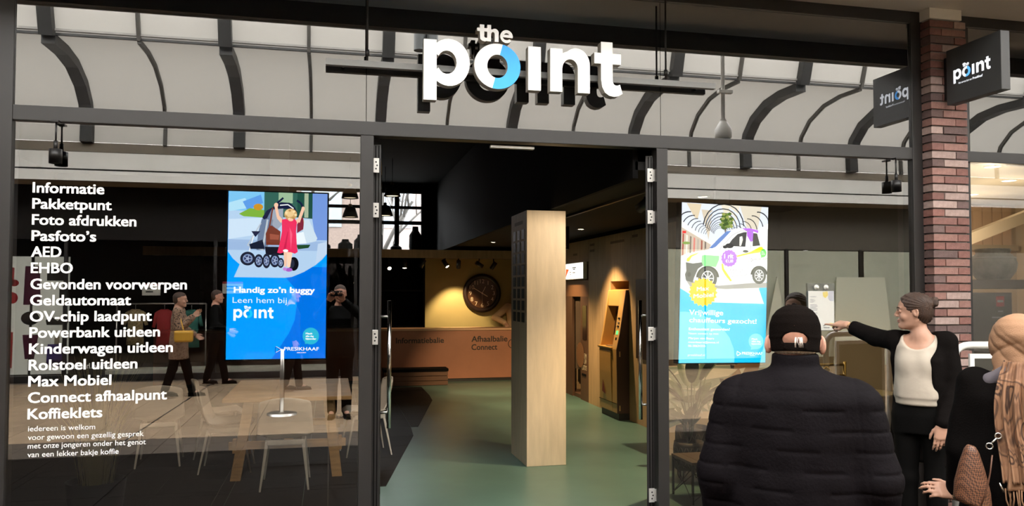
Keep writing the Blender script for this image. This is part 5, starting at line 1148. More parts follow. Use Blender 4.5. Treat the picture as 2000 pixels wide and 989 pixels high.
def hand_prims(F, curl=(.35, .4, .45, .5), thumb=0, sc=1.0):
    """F: x towards the thumb, y along the fingers, z out of the back of the hand"""
    p = []; kn = ((.030, .087), (.010, .092), (-.010, .087), (-.028, .078)); ln = ((.043, .026, .021), (.047, .029, .021), (.043, .027, .020), (.033, .020, .018))
    for (x, y), L, c in zip(kn, ln, curl):
        p.append(cone(F, (x*.55*sc, 0, 0), (x*sc, y*sc, 0), .0175*sc, .0125*sc, .014)); q = np.array([x, y, 0.]); a = c*.7
        for i, l in enumerate(L):
            e = q+np.array([x*.12*l/.04*.3, math.cos(a)*l, -math.sin(a)*l]); p.append(cone(F, q*sc, e*sc, (.0096, .0082, .0072)[i]*sc, (.0084, .0074, .0060)[i]*sc, .004)); q = e; a += c
    T = [((.020, .018, -.006), (.044, .046, -.014)), ((.044, .046, -.014), (.056, .076, -.020)), ((.056, .076, -.020), (.058, .102, -.026))] if thumb == 0 else [((.018, .018, -.008), (.034, .044, -.026)), ((.034, .044, -.026), (.034, .076, -.034)), ((.034, .076, -.034), (.026, .100, -.036))]
    for i, (a, b) in enumerate(T): p.append(cone(F, np.array(a)*sc, np.array(b)*sc, (.0145, .0115, .0095)[i]*sc, (.0115, .0095, .0072)[i]*sc, (.012, .005, .004)[i]))
    return p
def nrm(v): v = np.array(v, float); return v/np.linalg.norm(v)
def hand_frame(w, d, thumb, side='L'):
    d = nrm(d); t = np.array(thumb, float); t = nrm(t-d*(t @ d)); b = np.cross(t, d) if side == 'L' else np.cross(d, t)
    return w, t, d, b
SKIN = mat('fair skin', (.50, .275, .19), .5, var=.06, scale=20); SKIN2 = mat('ruddy skin', (.50, .25, .175), .55, var=.10, scale=30, bump=.1, bscale=120)
EYEW = mat('eye white', (.75, .72, .68), .25); EYED = mat('dark iris', (.03, .016, .01), .2); LIP = mat('lip', (.45, .16, .14), .45); BROW = mat('dark brow', (.045, .024, .014), .8)
def skeleton(x, y, rz, h, wide=1.0, arms=(None, None), stride=.0, stance=.09):
    """joints in world space; arms: for right and left (elbow, wrist) in world space or None for hanging"""
    s = h/1.70; F = fr_rz((x, y, 0), rz); S = {'F': F, 's': s, 'h': h, 'wide': wide}
    for i, sd in ((0, 1), (1, -1)):
        sh = tow(F, (sd*.168*wide*s, -.01, 1.385*s)); a = arms[i]
        el = np.array(a[0], float) if a else tow(F, (sd*.225*wide*s, -.03, 1.09*s)); wr = np.array(a[1], float) if a else tow(F, (sd*.235*wide*s, .035, .845*s))
        S['RL'[i]] = (sh, el, wr); st = stride*(1 if i == 0 else -1)
        S['leg'+'RL'[i]] = (tow(F, (sd*.085*s, 0, .88*s)), tow(F, (sd*stance*s, st*.45+.012, .475*s)), tow(F, (sd*stance*s, st*(1 if st > 0 else .9)-.01, .085*s+(0 if st >= 0 else .03))), tow(F, (sd*(stance+.02)*s, st+.13*s, .03+(0 if st >= 0 else .005))))
    return S
def skin_body(S, H, hands=None, face=True, vox=.007, m=SKIN, root=None, fem=False, legs=True, neck=1.0):
    F, s = S['F'], S['s']; p = []
    p += [loft(F, [(.80*s, 0, 0, .15*s, .09*s, .10*s), (.95*s, 0, 0, .150*s, .085*s, .10*s), (1.06*s, 0, 0, .125*s, .08*s, .08*s), (1.25*s, 0, 0, .145*s, .10*s, .09*s), (1.36*s, 0, -.005, .14*s, .075*s, .08*s), (1.42*s, 0, -.015, .07*s, .05*s, .05*s), (1.45*s, 0, -.02, .05*s, .045*s, .045*s)], .03)]
    p += [cone(F, (-.13*s*S['wide'], -.01, 1.385*s), (.13*s*S['wide'], -.01, 1.385*s), .045*s, .045*s, .04)]
    if fem: p += [ell(F, (q*.056, .058*s, 1.22*s), (.048, .040, .054), .03) for q in (-1, 1)]
    p += head_prims(H, face=face, neck=neck)
    a = tow(H, (0, -.045, -.16)); b = tow(F, (0, -.02, 1.40*s)); p.append(('c', a, b, .058*s*neck, .062*s*neck, .03, 'u'))
    for i, k in enumerate('RL'):
        sh, el, wr = S[k]; p += [('c', sh, el, .045*s, .036*s, .02, 'u'), ('c', el, wr, .035*s, .0235*s, .015, 'u')]
        if hands and hands[i]: p += hands[i]
        if legs:
            hp, kn, an, to = S['leg'+k]; p += [('c', hp, kn, .075*s, .05*s, .02, 'u'), ('c', kn, an, .048*s, .034*s, .02, 'u'), ('c', an, to, .036*s, .028*s, .02, 'u')]
    return body('body', p, vox, m, root, 1)
def hang(S, k, thumb, curl=(.35, .4, .45, .5), d=None):
    sh, el, wr = S[k]; d = nrm(wr-el) if d is None else d; return hand_prims(hand_frame(wr, d, thumb), curl, sc=S['s'])
def trousers(S, root, m, vox=.009, r=(.095, .072, .062), z0=.09, hips=(.185, .125, .135)):
    F, s = S['F'], S['s']; p = [loft(F, [(.78*s, 0, 0, hips[0]*.95*s, hips[1]*s, hips[2]*s), (.90*s, 0, 0, hips[0]*s, hips[1]*s, hips[2]*s), (1.04*s, 0, 0, hips[0]*.8*s, hips[1]*.85*s, hips[2]*.8*s)], .04)]
    for k in 'RL':
        hp, kn, an, to = S['leg'+k]; p += [('c', hp, kn, r[0]*s, r[1]*s, .03, 'u'), ('c', kn, an+np.array([0, 0, .01]), r[1]*s, r[2]*s, .03, 'u')]
    p.append(('h', F, (0, 0, -1), -(.055*s), .004, 'sub'))
    return body('trousers', p, vox, m, root)
def shoes(S, root, m, sole=None, vox=.006):
    for k in 'RL':
        hp, kn, an, to = S['leg'+k]; z = min(an[2]-.085*S['s'], 0) if False else 0; d = nrm((to-an)*[1, 1, 0]); a = an*[1, 1, 0]; t = to*[1, 1, 0]; zz = max(0, an[2]-.085*S['s'])
        U = np.array([0, 0, 1.]); F = frame(a+U*zz, np.cross(d, U), d, U)
        p = [cone(F, (0, -.02, .045), (0, .12, .035), .040, .036, .02), cone(F, (0, .08, .032), (0, .175, .028), .040, .028, .02), cone(F, (0, -.01, .05), (0, -.01, .11), .042, .040, .02), ('h', F, (0, 0, -1), -.012, .003, 'sub')]
        o = body('shoe', p, vox, m, root); mb = MB(); pr = [(-.038, -.06), (.038, -.06), (.044, .05), (.046, .12), (.030, .20), (0, .212), (-.030, .20), (-.046, .12), (-.044, .05)]
        mb.add([tow(F, (u, v, z_)) for z_ in (0.0-zz*0, .016) for u, v in pr], [list(range(9))[::-1], list(range(9, 18))]+[[i, (i+1) % 9, (i+1) % 9+9, i+9] for i in range(9)])
        part('shoe_sole', mb, sole or m, o)
def sleeve(S, k, r, end=1.0, kk=.03, puff=1.0):
    sh, el, wr = S[k]; w2 = el+(wr-el)*end
    return [('c', sh, el, r[0], r[1], kk, 'u'), ('c', el, w2, r[1], r[2], kk*.7, 'u')]
def eyes(F, root, female=True, lips=True):
    mb = MB(); 
    for s in (-1, 1):
        c = tow(F, (s*.031, .0795, .001))
        e = MB(); e.lathe([(.0001, -.0125), (.006, -.011), (.0105, -.0065), (.0122, 0), (.0105, .0065), (.006, .011), (.0001, .0125)], (0, 0, 0), 12, cap=False); e.v = [tuple(c+np.array(v)) for v in e.v]; o = part('eye', e, EYEW, root)
        i = MB(); ci = tow(F, (s*.031, .0913, .001)); i.add([tuple(ci+F[1] @ np.array([.0052*math.cos(a), 0, .0058*math.sin(a)])) for a in [k*PI/6 for k in range(12)]], [list(range(12))]); part('iris', i, EYED, o)
        b = MB(); b.tube([tow(F, (s*x, y, z)) for x, y, z in ((.012, .098, .0215), (.026, .0955, .0275), (.040, .086, .026), (.050, .076, .019))], [.0026, .0034, .003, .0014], 6); part('eyebrow', b, BROW, root)
        l = MB(); l.tube([tow(F, (s*x, y, z)) for x, y, z in ((.017, .0905, .003), (.025, .0945, .0085), (.036, .092, .0088), (.046, .083, .003))], [.0012, .002, .002, .0012], 5); part('eyelash', l, EYED, root)
    if lips:
        p = [ell(F, (0, .0880, -.0570), (.0205, .0085, .0048), .003), ell(F, (0, .0873, -.0680), (.0175, .0090, .0054), .003), ell(F, (0, .092, -.0625), (.024, .009, .0012), .002, 'sub')]
        body('lips', p, .0022, LIP, root, 1)
# ---------------- woman pointing at the notice
CBLK = mat('black knit', (.0055, .0042, .0038), .9, spec=.06, bump=.25, bscale=160); TBLK = mat('black trousers', (.004, .0036, .0034), .85, spec=.06, bump=.1, bscale=120); CREAMB = mat('cream blouse', (.50, .43, .35), .7, var=.04, scale=8, bump=.12, bscale=25)
HAIRB = mat('dark brown hair', (.040, .017, .0078), .55, var=.35, scale=18, stretch=(6, 6, 1), bump=.5, bscale=60); GOLDM = mat('gold metal', (.80, .55, .24), .25, 1.0)
def woman():
    rz = math.radians(126.9); x, y = 3.80, -.665; h = 1.665
    r = thing('person', 'dark haired woman in cream blouse and black cardigan pointing at the paper notice', 'person', (x, y, 0))
    tip = V3(3.565, .010, 1.468); wr = V3(3.612, -.165, 1.452); el = V3(3.700, -.365, 1.372)
    S = skeleton(x, y, rz, h, .95, ((el, wr), (V3(3.92, -.825, 1.08), V3(3.777, -.876, .845))))
    H = fr_rz((x-.035, y+.012, 1.557), math.radians(52), .02)
    d = nrm(tip-wr); up = V3(-.55, -.2, .8)
    HR = hand_frame(wr, d, V3(-.80, -.25, -.40), 'R'); HR = (HR[0], np.stack(HR[1:], 1))
    HL0 = hand_frame(S['L'][2], V3(-.16, .0, -1), V3(-.75, .45, 0)); HL = (HL0[0], np.stack(HL0[1:], 1))
    skin_body(S, H, (hand_prims(HR, (.02, 1.15, 1.3, 1.35), 1, .95), hand_prims(HL, (.25, .3, .35, .4), 0, .95)), True, .0045, SKIN, r, True, neck=.86)
    eyes(H, r)
    F, s = S['F'], S['s']
    bl = [loft(F, [(.945, 0, .01, .145, .105, .10), (.955, 0, .012, .150, .112, .10), (.985, 0, .012, .150, .110, .10), (1.0, 0, .012, .157, .120, .103), (1.05, 0, .010, .158, .122, .103), (1.14, 0, .008, .154, .118, .10), (1.24, 0, .004, .154, .115, .10), (1.33, 0, 0, .150, .098, .09), (1.385, 0, -.005, .125, .07, .075), (1.41, 0, -.01, .09, .05, .06)], .02)]
    bl += [ell(F, (q*.056, .074, 1.215), (.052, .042, .060), .05) for q in (-1, 1)]
    bl += [ell(F, (-.0, .07, 1.425), (.105, .135, .115), .012, 'sub'), ell(F, (0, -.03, 1.44), (.085, .09, .08), .01, 'sub')]
    def fold(P): return .004*np.sin((P[:, 0]*60+P[:, 1]*45))*np.clip((1.12-P[:, 2])/.12, 0, 1)*np.clip((P[:, 2]-.965)/.02, 0, 1)
    body('blouse', bl, .006, CREAMB, r, 2, fold)
    cg = [loft(F, [(.56, 0, -.02, .205, .10, .155), (.75, 0, -.015, .200, .10, .150), (.95, 0, -.01, .185, .11, .135), (1.1, 0, -.005, .176, .145, .115), (1.25, 0, 0, .180, .152, .115), (1.36, 0, -.01, .170, .10, .10), (1.41, 0, -.02, .115, .075, .08)], .03)]
    cg += [cone(F, (-.16, -.01, 1.375), (.16, -.01, 1.375), .056, .056, .03)]
    cg += sleeve(S, 'R', (.064, .060, .052), .72)+sleeve(S, 'L', (.064, .058, .047), .93)
    cg += [rbox(F, (.080, .20, .80), (.125, .19, .24), .01, .04, 'sub'), ell(F, (.062, .19, 1.06), (.150, .25, .36), .03, 'sub'), rbox(F, (.012, .20, 1.2), (.085, .19, .24), .01, .03, 'sub'), ell(F, (-.005, .10, 1.38), (.118, .16, .16), .015, 'sub'), ell(F, (0, -.02, 1.46), (.078, .075, .06), .01, 'sub'), ('c', S['R'][1]+(S['R'][2]-S['R'][1])*.64, S['R'][2], .040, .040, .004, 'sub')]
    def rum(P): return .0008*np.sin(P[:, 2]*70+P[:, 0]*30)*np.sin(P[:, 1]*55+P[:, 2]*20)
    body('cardigan', cg, .007, CBLK, r, 2, rum)
    trousers(S, r, TBLK, r=(.090, .068, .058), hips=(.178, .115, .135)); shoes(S, r, TBLK)
    hp = [ell(H, (0, -.014, .040), (.087, .108, .090), .02), ell(H, (0, -.055, -.02), (.074, .062, .062), .03), half(H, (0, .886, -.464), .034, .010), ell(H, (.090, -.008, -.012), (.026, .020, .028), .008, 'sub'), ell(H, (-.090, -.008, -.012), (.026, .020, .028), .008, 'sub')]
    hp += [ell(H, (0, -.118, .068), (.034, .030, .032), .012), ell(H, (.016, -.130, .084), (.020, .018, .017), .008), ell(H, (-.016, -.128, .052), (.020, .018, .018), .008), ell(H, (.012, -.135, .058), (.016, .014, .016), .006)]
    def strand(P):
        q = (P-H[0]) @ H[1]; return .0016*np.sin(np.arctan2(q[:, 2]-.03, np.abs(q[:, 1]+.10)+.02)*46)+.0008*np.sin(q[:, 0]*400)
    body('hair', hp, .0045, HAIRB, r, 1, strand)
    mb = MB(); w = S['L'][2]+V3(0, 0, .012); mb.lathe([(.031, -.009), (.034, -.006), (.034, .006), (.031, .009)], tuple(w), 20, cap=False); o = part('watch_band', mb, GOLDM, r)
    mb = MB(); c = w+V3(.018, -.030, 0); dd = nrm(V3(.5, -.85, 0)); mb.tube([c, c+dd*.008], .016, 16); part('watch_case', mb, GOLDM, o); mb = MB(); mb.tube([c+dd*.008, c+dd*.0085], .013, 16); part('watch_dial', mb, mat('cream dial', (.85, .75, .55), .3), o)
    mb = MB(); a = S['R'][1]+(S['R'][2]-S['R'][1])*.90; dd = nrm(S['R'][2]-S['R'][1]); u = nrm(np.cross(dd, V3(0, 0, 1))); v = np.cross(u, dd)
    mb.tube([a+(u*math.cos(t)+v*math.sin(t))*.0275 for t in [k*PI/9 for k in range(18)]], .0022, 6, closed=True); part('bracelet', mb, GOLDM, r)
    return S, H
woman()
# ---------------- man with the cap, seen from behind
JACK = mat('navy black quilted jacket', (.0048, .0036, .0046), .75, spec=.07, var=.12, scale=14, bump=.22, bscale=90); CAPM = mat('dark brown cap cloth', (.0045, .0028, .0022), .9, spec=.05, bump=.4, bscale=300); WHAIR = mat('white hair', (.66, .58, .52), .7, var=.25, scale=60, stretch=(4, 4, 1), bump=.5, bscale=160)
def man():
    rz = math.radians(-32.6); x, y = 1.562, -2.74; h = 1.65
    r = thing('person', 'elderly man in dark cap and navy quilted jacket, seen from behind', 'person', (x, y, 0))
    Fq = fr_rz((x, y, 0), rz)
    S = skeleton(x, y, rz, h, 1.0, ((tow(Fq, (.250, -.03, 1.06)), tow(Fq, (.258, .05, .80))), (tow(Fq, (-.250, -.03, 1.06)), tow(Fq, (-.258, .05, .80)))))
    H = fr_rz(tow(Fq, (0, .035, 1.510)), rz, -.10)
    hR = hand_frame(S['R'][2], V3(.02, .06, -1), Fq[1] @ V3(-.2, 1, 0), 'R'); hL = hand_frame(S['L'][2], V3(.02, .06, -1), Fq[1] @ V3(.2, 1, 0))
    sk = [skin_body(S, H, (hand_prims((hR[0], np.stack(hR[1:], 1))), hand_prims((hL[0], np.stack(hL[1:], 1)))), True, .0055, SKIN2, r)]
    ears = [ell(H, (s*.086, -.016, -.010), (.009, .020, .034), .006, R=fr_rz((0, 0, 0), s*.75, -.1)[1]) for s in (-1, 1)]
    ears += [ell(H, (s*.092, -.012, -.008), (.005, .012, .020), .005, 'sub', R=fr_rz((0, 0, 0), s*.75, -.1)[1]) for s in (-1, 1)]
    body('ear', ears[0::2], .004, SKIN2, r, 1); body('ear', ears[1::2], .004, SKIN2, r, 1); eyes(H, r, False)
    # cap: crown, half-moon opening above the strap, brim at the front, button on top
    cp = [loft(H, [(.012, 0, -.004, .0855, .098, .112), (.03, 0, -.004, .0865, .099, .113), (.06, 0, -.005, .0845, .094, .109), (.088, 0, -.008, .0755, .081, .095), (.108, 0, -.010, .060, .061, .074), (.122, 0, -.012, .038, .037, .046), (.128, 0, -.012, .014, .014, .018)], .012)]
    cp += [loft(H, [(-.036, 0, -.02, .0775, .085, .098), (-.018, 0, -.012, .081, .092, .105), (.014, 0, -.004, .0855, .098, .112)], .008), half(H, (0, .42, -.907), .0405, .003), ell(H, (.0, -.112, .002), (.043, .05, .0235), .004, 'sub'), rbox(H, (0, -.106, -.020), (.034, .006, .009), .003, .003)]
    def seam(P):
        q = (P-H[0]) @ H[1]; a = np.arctan2(q[:, 0], q[:, 1]); k = np.abs(((a/(PI/3))+.5) % 1-.5); return -.0008*np.exp(-(k/.03)**2)*np.clip((q[:, 2]-.04)/.03, 0, 1)
    body('cap', cp, .0035, CAPM, r, 1, seam)
    br = [ell(H, (0, .115, .02), (.075, .075, .008), .01)]; body('cap_brim', br, .005, CAPM, r)
    mb = MB(); b = tow(H, (0, -.012, .128)); mb.lathe([(.009, 0), (.008, .005), (.0, .007)], tuple(b), 12); part('cap_button', mb, CAPM, r)
    hp = [ell(H, (0, -.030, -.010), (.0765, .079, .055), .02), half(H, (0, 1, 0), .012, .006), half(H, (0, 0, 1), -.026, .006), ell(H, (0, -.02, -.075), (.064, .10, .036), .012, 'sub')]
    def tuft(P): q = (P-H[0]) @ H[1]; return .0015*np.sin(q[:, 0]*500)*np.sin(q[:, 2]*180)
    body('hair_fringe', hp, .004, WHAIR, r, 1, tuft)
    mb = MB(); random.seed(4)
    for k in range(14): a = tow(H, (.012+random.uniform(-.014, .012), -.114, .010)); mb.tube([a, a+H[1] @ V3(random.uniform(-.003, .003), -.005, -.014), a+H[1] @ V3(random.uniform(-.005, .006), -.004, -.034)], [.0016, .0014, .0004], 5)
    part('hair_tuft', mb, WHAIR, r, stuff=True)
    F = S['F']
    jk = [loft(F, [(.70, 0, 0, .228, .15, .15), (.76, 0, 0, .236, .165, .165), (.95, 0, 0, .240, .165, .165), (1.10, 0, 0, .238, .150, .158), (1.24, 0, -.005, .236, .135, .150), (1.32, 0, -.01, .215, .12, .135), (1.37, 0, -.012, .165, .10, .115), (1.405, 0, -.008, .11, .085, .098), (1.425, 0, .002, .078, .08, .085)], .03)]
    jk += [cone(F, (-.150, -.012, 1.315), (.150, -.012, 1.315), .085, .085, .05), loft(F, [(1.38, 0, .006, .082, .082, .085), (1.42, 0, .004, .078, .080, .085), (1.472, 0, .004, .075, .080, .082)], .012)]
    jk += [('c', tow(F, (s*.195, -.012, 1.300)), S[k][1], .080, .074, .035, 'u') for s, k in ((1, 'R'), (-1, 'L'))]+[('c', S[k][1], S[k][1]+(S[k][2]-S[k][1])*.97, .074, .054, .03, 'u') for k in 'RL']
    jk += [ell(F, (0, .0, 1.490), (.062, .064, .045), .006, 'sub')]
    jk = jk[:1]+jk[1:]
    def quilt(P):
        q = (P-F[0]) @ F[1]; side = np.abs(q[:, 0]) > .235+.04*np.clip((1.2-q[:, 2]), 0, 1)*0
        row = (q[:, 2]-.70)/.066; f = row-np.floor(row); c = np.minimum(f, 1-f)*.066
        n = np.floor(row+.5); seg = np.sin(q[:, 0]*26+n*2.1+np.sign(q[:, 1])*.7); on = np.clip((seg+.25)*3, 0, 1)*(~side)+np.clip(1.0, 0, 1)*side*.9
        g = -.0042*np.exp(-(c/.0045)**2)*on
        pf = .0014*np.cos((f-.5)*PI)*np.clip((q[:, 2]-.7)/.1, 0, 1)
        cz = np.clip((1.37-q[:, 2])/.03, 0, 1)
        arm = -.0025*np.exp(-((np.abs(q[:, 0])-.205+.12*(q[:, 2]-1.2))/.006)**2)*(q[:, 2] > 1.0)
        return (g+pf)*cz+arm*.8+.0022*np.sin(q[:, 2]*37+q[:, 0]*23)*np.sin(q[:, 0]*31-q[:, 2]*11)
    body('jacket', jk, .006, JACK, r, 2, quilt)
    trousers(S, r, TBLK, r=(.105, .085, .075), hips=(.20, .135, .15)); shoes(S, r, TBLK)
man()
# ---------------- woman with the headscarf, from behind at the right edge
def scarf_mat(name):
    m, nt, out = _new(name); L = nt.links.new; b = N(nt, 'BsdfPrincipled', Roughness=.85); tc = N(nt, 'TexCoord'); mp = N(nt, 'Mapping'); L(tc.outputs['Object'], mp.inputs[0])
    nz0 = N(nt, 'TexNoise', Scale=5.5, Detail=1.0); L(mp.outputs[0], nz0.inputs['Vector']); va = N(nt, 'VectorMath', _operation='MULTIPLY_ADD'); L(nz0.outputs['Color'], va.inputs[0]); va.inputs[1].default_value = (.26, .26, .26); L(mp.outputs[0], va.inputs[2])
    vo = N(nt, 'TexVoronoi', Scale=7.5); L(va.outputs[0], vo.inputs['Vector']); D_, C_ = (.060, .028, .016), (.29, .152, .082)
    c0 = ramp(nt, vo.outputs['Distance'], [(.0, C_), (.10, C_), (.13, D_), (.19, D_), (.22, C_), (.30, C_), (.32, D_), (.37, D_), (.40, C_), (.50, (.25, .125, .065)), (.54, D_), (.62, C_), (.70, (.2, .10, .055))])
    sx = N(nt, 'SeparateXYZ'); L(tc.outputs['Object'], sx.inputs[0]); mr = N(nt, 'MapRange'); mr.inputs['From Min'].default_value = .99; mr.inputs['From Max'].default_value = 1.0; L(sx.outputs[2], mr.inputs[0])
    m2 = N(nt, 'MixRGB'); m2.inputs[1].default_value = (.29, .152, .082, 1); L(mr.outputs[0], m2.inputs[0]); L(c0, m2.inputs[2])
    L(m2.outputs[0], b.inputs['Base Color']); nz = N(nt, 'TexNoise', Scale=400.0); bp = N(nt, 'Bump', Strength=.2, Distance=.004); L(mp.outputs[0], nz.inputs[0]); L(nz.outputs[0], bp.inputs['Height']); L(bp.outputs[0], b.inputs['Normal']); L(b.outputs[0], out.inputs[0]); MATS[name] = m; return m
def scarf_woman():
    rz = math.radians(-44); x, y = 2.80, -2.43; h = 1.585
    r = thing('person', 'woman in black coat with tan headscarf and patterned shawl, seen from behind', 'person', (x, y, 0)); Fq = fr_rz((x, y, 0), rz)
    S = skeleton(x, y, rz, h, 1.0, ((tow(Fq, (.24, -.02, 1.02)), tow(Fq, (.22, .14, .84))), (tow(Fq, (-.205, .0, 1.02)), tow(Fq, (-.232, .11, .795)))))
    H = fr_rz(tow(Fq, (0, .02, 1.462)), rz, -.06)
    hL0 = hand_frame(S['L'][2], V3(-.85, .30, .18), V3(.1, .5, .8)); hR0 = hand_frame(S['R'][2], Fq[1] @ V3(0, .7, -.7), Fq[1] @ V3(-.5, .3, .6), 'R')
    skin_body(S, H, (hand_prims((hR0[0], np.stack(hR0[1:], 1)), sc=.93), hand_prims((hL0[0], np.stack(hL0[1:], 1)), (.5, .55, .6, .65), sc=.93)), True, .0065, SKIN, r, True); eyes(H, r)
    TAN = mat('tan headscarf cloth', (.31, .168, .092), .85, var=.12, scale=5, bump=.25, bscale=220); SH = scarf_mat('paisley shawl cloth'); COAT = mat('black wool coat', (.004, .0032, .003), .92, spec=.05, bump=.3, bscale=140)
    F = S['F']
    hs = [loft(H, [(-.150, 0, -.03, .128, .085, .128), (-.125, 0, -.03, .108, .085, .116), (-.10, 0, -.02, .098, .095, .110), (-.05, 0, -.012, .100, .095, .115), (.0, 0, -.014, .106, .098, .124), (.04, 0, -.016, .105, .098, .125), (.08, 0, -.018, .092, .086, .110), (.108, 0, -.02, .068, .064, .082), (.126, 0, -.02, .036, .034, .045), (.132, 0, -.02, .012, .012, .015)], .02), ell(H, (0, .125, -.025), (.062, .07, .085), .02, 'sub')]
    def hfold(P):
        q = (P-H[0]) @ H[1]; a = np.arctan2(q[:, 0], -q[:, 1]); z = q[:, 2]; t = np.clip((.10-z)/.10, 0, 1)
        cr = lambda f: (1-np.abs(np.sin(f)))**3
        return -(.012*cr(1.5*a+17*z+.5)+.009*cr(1.1*a-24*z+.2)*np.clip((.03-z)/.05, 0, 1)+.006*cr(3.2*a+30*z))*t+.004*np.sin(a*3+z*20)*t
    body('headscarf', hs, .005, TAN, r, 1, hfold)
    ct = [loft(F, [(.42, 0, 0, .26, .19, .21), (.70, 0, 0, .235, .165, .185), (.95, 0, 0, .215, .15, .165), (1.12, 0, 0, .20, .135, .145), (1.25, 0, -.005, .195, .125, .135), (1.31, 0, -.01, .15, .10, .11), (1.35, 0, -.01, .08, .07, .075)], .04), cone(F, (-.145, -.01, 1.25), (.145, -.01, 1.25), .072, .072, .04)]
    ct += sleeve(S, 'R', (.075, .070, .052), .9)+sleeve(S, 'L', (.075, .070, .052), .86)
    body('coat', ct, .008, COAT, r, 2, lambda P: .004*np.sin(P[:, 2]*24+P[:, 0]*18)*np.sin(P[:, 1]*22+P[:, 2]*9))
    mb = MB(); a = S['L'][1]+(S['L'][2]-S['L'][1])*.80; b = S['L'][1]+(S['L'][2]-S['L'][1])*1.03; mb.tube([a, a*.5+b*.5, b], [.050, .047, .043], 16); part('cuff', mb, mat('beige cuff', (.56, .47, .32), .8, bump=.2), r)
    trousers(S, r, COAT, r=(.095, .075, .065)); shoes(S, r, TBLK)
    # shawl: two overlapping lengths hanging down the left of her back
    def panel(nm, u0, u1, z0, z1, off, ph, m=SH):
        mb = MB(); n = 30
        def fn(u, v):
            z = z0+(z1-z0)*v; uu = u0+(u1-u0)*u+.012*math.sin(v*5+ph); bk = np.interp(z, [.8, .95, 1.12, 1.25, 1.32, 1.38, 1.45], [.190, .172, .154, .146, .126, .084, .05]); rx = np.interp(z, [.8, .95, 1.12, 1.25, 1.32, 1.38, 1.45], [.235, .22, .205, .20, .17, .13, .11])
            uu *= 1-.35*max(0, (z-1.28)/.17)**1.5; yy = -bk*math.sqrt(max(.05, 1-(min(.97, abs(uu)/ (rx*1.05)))**2))-off-min(1, max(.15, (1.42-z)/.08))*.014*math.sin(u*PI*5+ph+v*1.6)-.007*math.sin(u*PI*11+v*3+ph)-.004*math.sin(u*PI*19+v*7)
            return tow(F, (uu, yy-.01, z))
        mb.grid(fn, n, 40); o = part(nm, mb, m, r); q = o.modifiers.new('s', 'SOLIDIFY'); q.thickness = .004; return o, fn
    panel('shawl_end', -.060, .185,   .90, 1.405, .014, .4); o2, f2 = panel('shawl_end', -.078, .02, .93, 1.40, .030, 1.7)
    mb = MB(); F_, S2 = F, 30; random.seed(9); o3, f3 = (None, None)
    for k in range(26):
        u = -.060+.230*k/25; bk = .178; p = tow(F, (u, -bk*math.sqrt(1-(min(.98, abs(u)/.228))**2)-.024, .905)); l = random.uniform(.07, .11)
        mb.tube([p, p+V3(random.uniform(-.008, .008), random.uniform(-.008, .004), -l*.5), p+V3(random.uniform(-.014, .014), random.uniform(-.012, .006), -l)], [.0032, .0028, .0042], 5)
    part('shawl_fringe', mb, mat('fringe yarn', (.30, .16, .085), .9), r, stuff=True)
    body('shoulder_cloth', [cone(F, (-.040, -.085, 1.35), (-.105, -.060, 1.318), .040, .026, .02), cone(F, (-.105, -.060, 1.318), (-.13, -.02, 1.31), .026, .018, .02)], .006, mat('slate blue cloth', (.115, .10, .115), .9, bump=.2), r)
    # handbag hanging behind her left arm
    bm, nt, out = _new('woven brown leather'); L = nt.links.new; bb = N(nt, 'BsdfPrincipled', Roughness=.5); tc = N(nt, 'TexCoord'); mp = N(nt, 'Mapping'); mp.inputs['Rotation'].default_value = (0, math.radians(45), math.radians(20)); L(tc.outputs['Object'], mp.inputs[0]); ck = N(nt, 'TexChecker', Scale=150.0); ck.inputs[1].default_value = (.19, .08, .040, 1); ck.inputs[2].default_value = (.045, .017, .009, 1); L(mp.outputs[0], ck.inputs[0]); L(ck.outputs[0], bb.inputs['Base Color']); L(bb.outputs[0], out.inputs[0])
    g = thing('handbag', 'brown woven leather handbag hanging beside the black coat of the woman in the headscarf', 'handbag', (2.503, -2.474, .83)); lean = .33
    B0 = fr_rz((2.506, -2.486, .835), rz, 0, 0); ca, sa = math.cos(-.24), math.sin(-.24); cx = np.array([.80, -.60, 0.]); cz = nrm(V3(.27*.8, -.27*.6, 1)); cy = np.cross(cz, cx); B0 = (B0[0], np.stack([cx, cy, cz], 1))
    body('bag_body', [loft(B0, [(0, 0, 0, .058, .040, .040), (.012, 0, 0, .068, .048, .048), (.07, 0, 0, .064, .046, .046), (.15, 0, 0, .045, .036, .036), (.21, 0, 0, .026, .024, .024), (.228, 0, 0, .014, .015, .015)], .012)], .004, bm, g, 1)
    LEA = mat('brown leather', (.10, .040, .020), .55)
    mb = MB(); mb.tube([tow(B0, p) for p in ((.02, -.046, .0), (.025, -.050, .07), (.020, -.040, .15), (.012, -.026, .215))], .003, 6); part('bag_seam', mb, LEA, g)
    def ring(c, rad, t, m, nm, ax):
        u = nrm(np.cross(ax, V3(0, 0, 1))); v = nrm(np.cross(ax, u)); mb = MB(); mb.tube([c+(u*math.cos(k*PI/8)+v*math.sin(k*PI/8))*rad for k in range(16)], t, 6, closed=True); part(nm, mb, m, g)
    t0 = tow(B0, (0, 0, .238)); ring(t0+V3(0, 0, .008), .012, .0026, STEEL, 'ring', V3(.5, .86, 0)); t1 = t0+V3(.022, -.012, .040); mb = MB(); mb.tube([t0+V3(.004, 0, .014), t1], .0035, 6); part('snap_hook', mb, STEEL, g); ring(t1+V3(.006, -.003, .010), .011, .0026, STEEL, 'ring', V3(.5, .86, 0))
    e = tow(F, (-.082, -.172, 1.13)); mb = MB(); mb.bar(t1+V3(.008, -.004, .016), e, .020, .005, up=(.5, .8, 0)); mb.bar(e, tow(F, (-.060, -.150, 1.30)), .016, .005, up=(.5, .8, 0)); part('strap', mb, LEA, g)
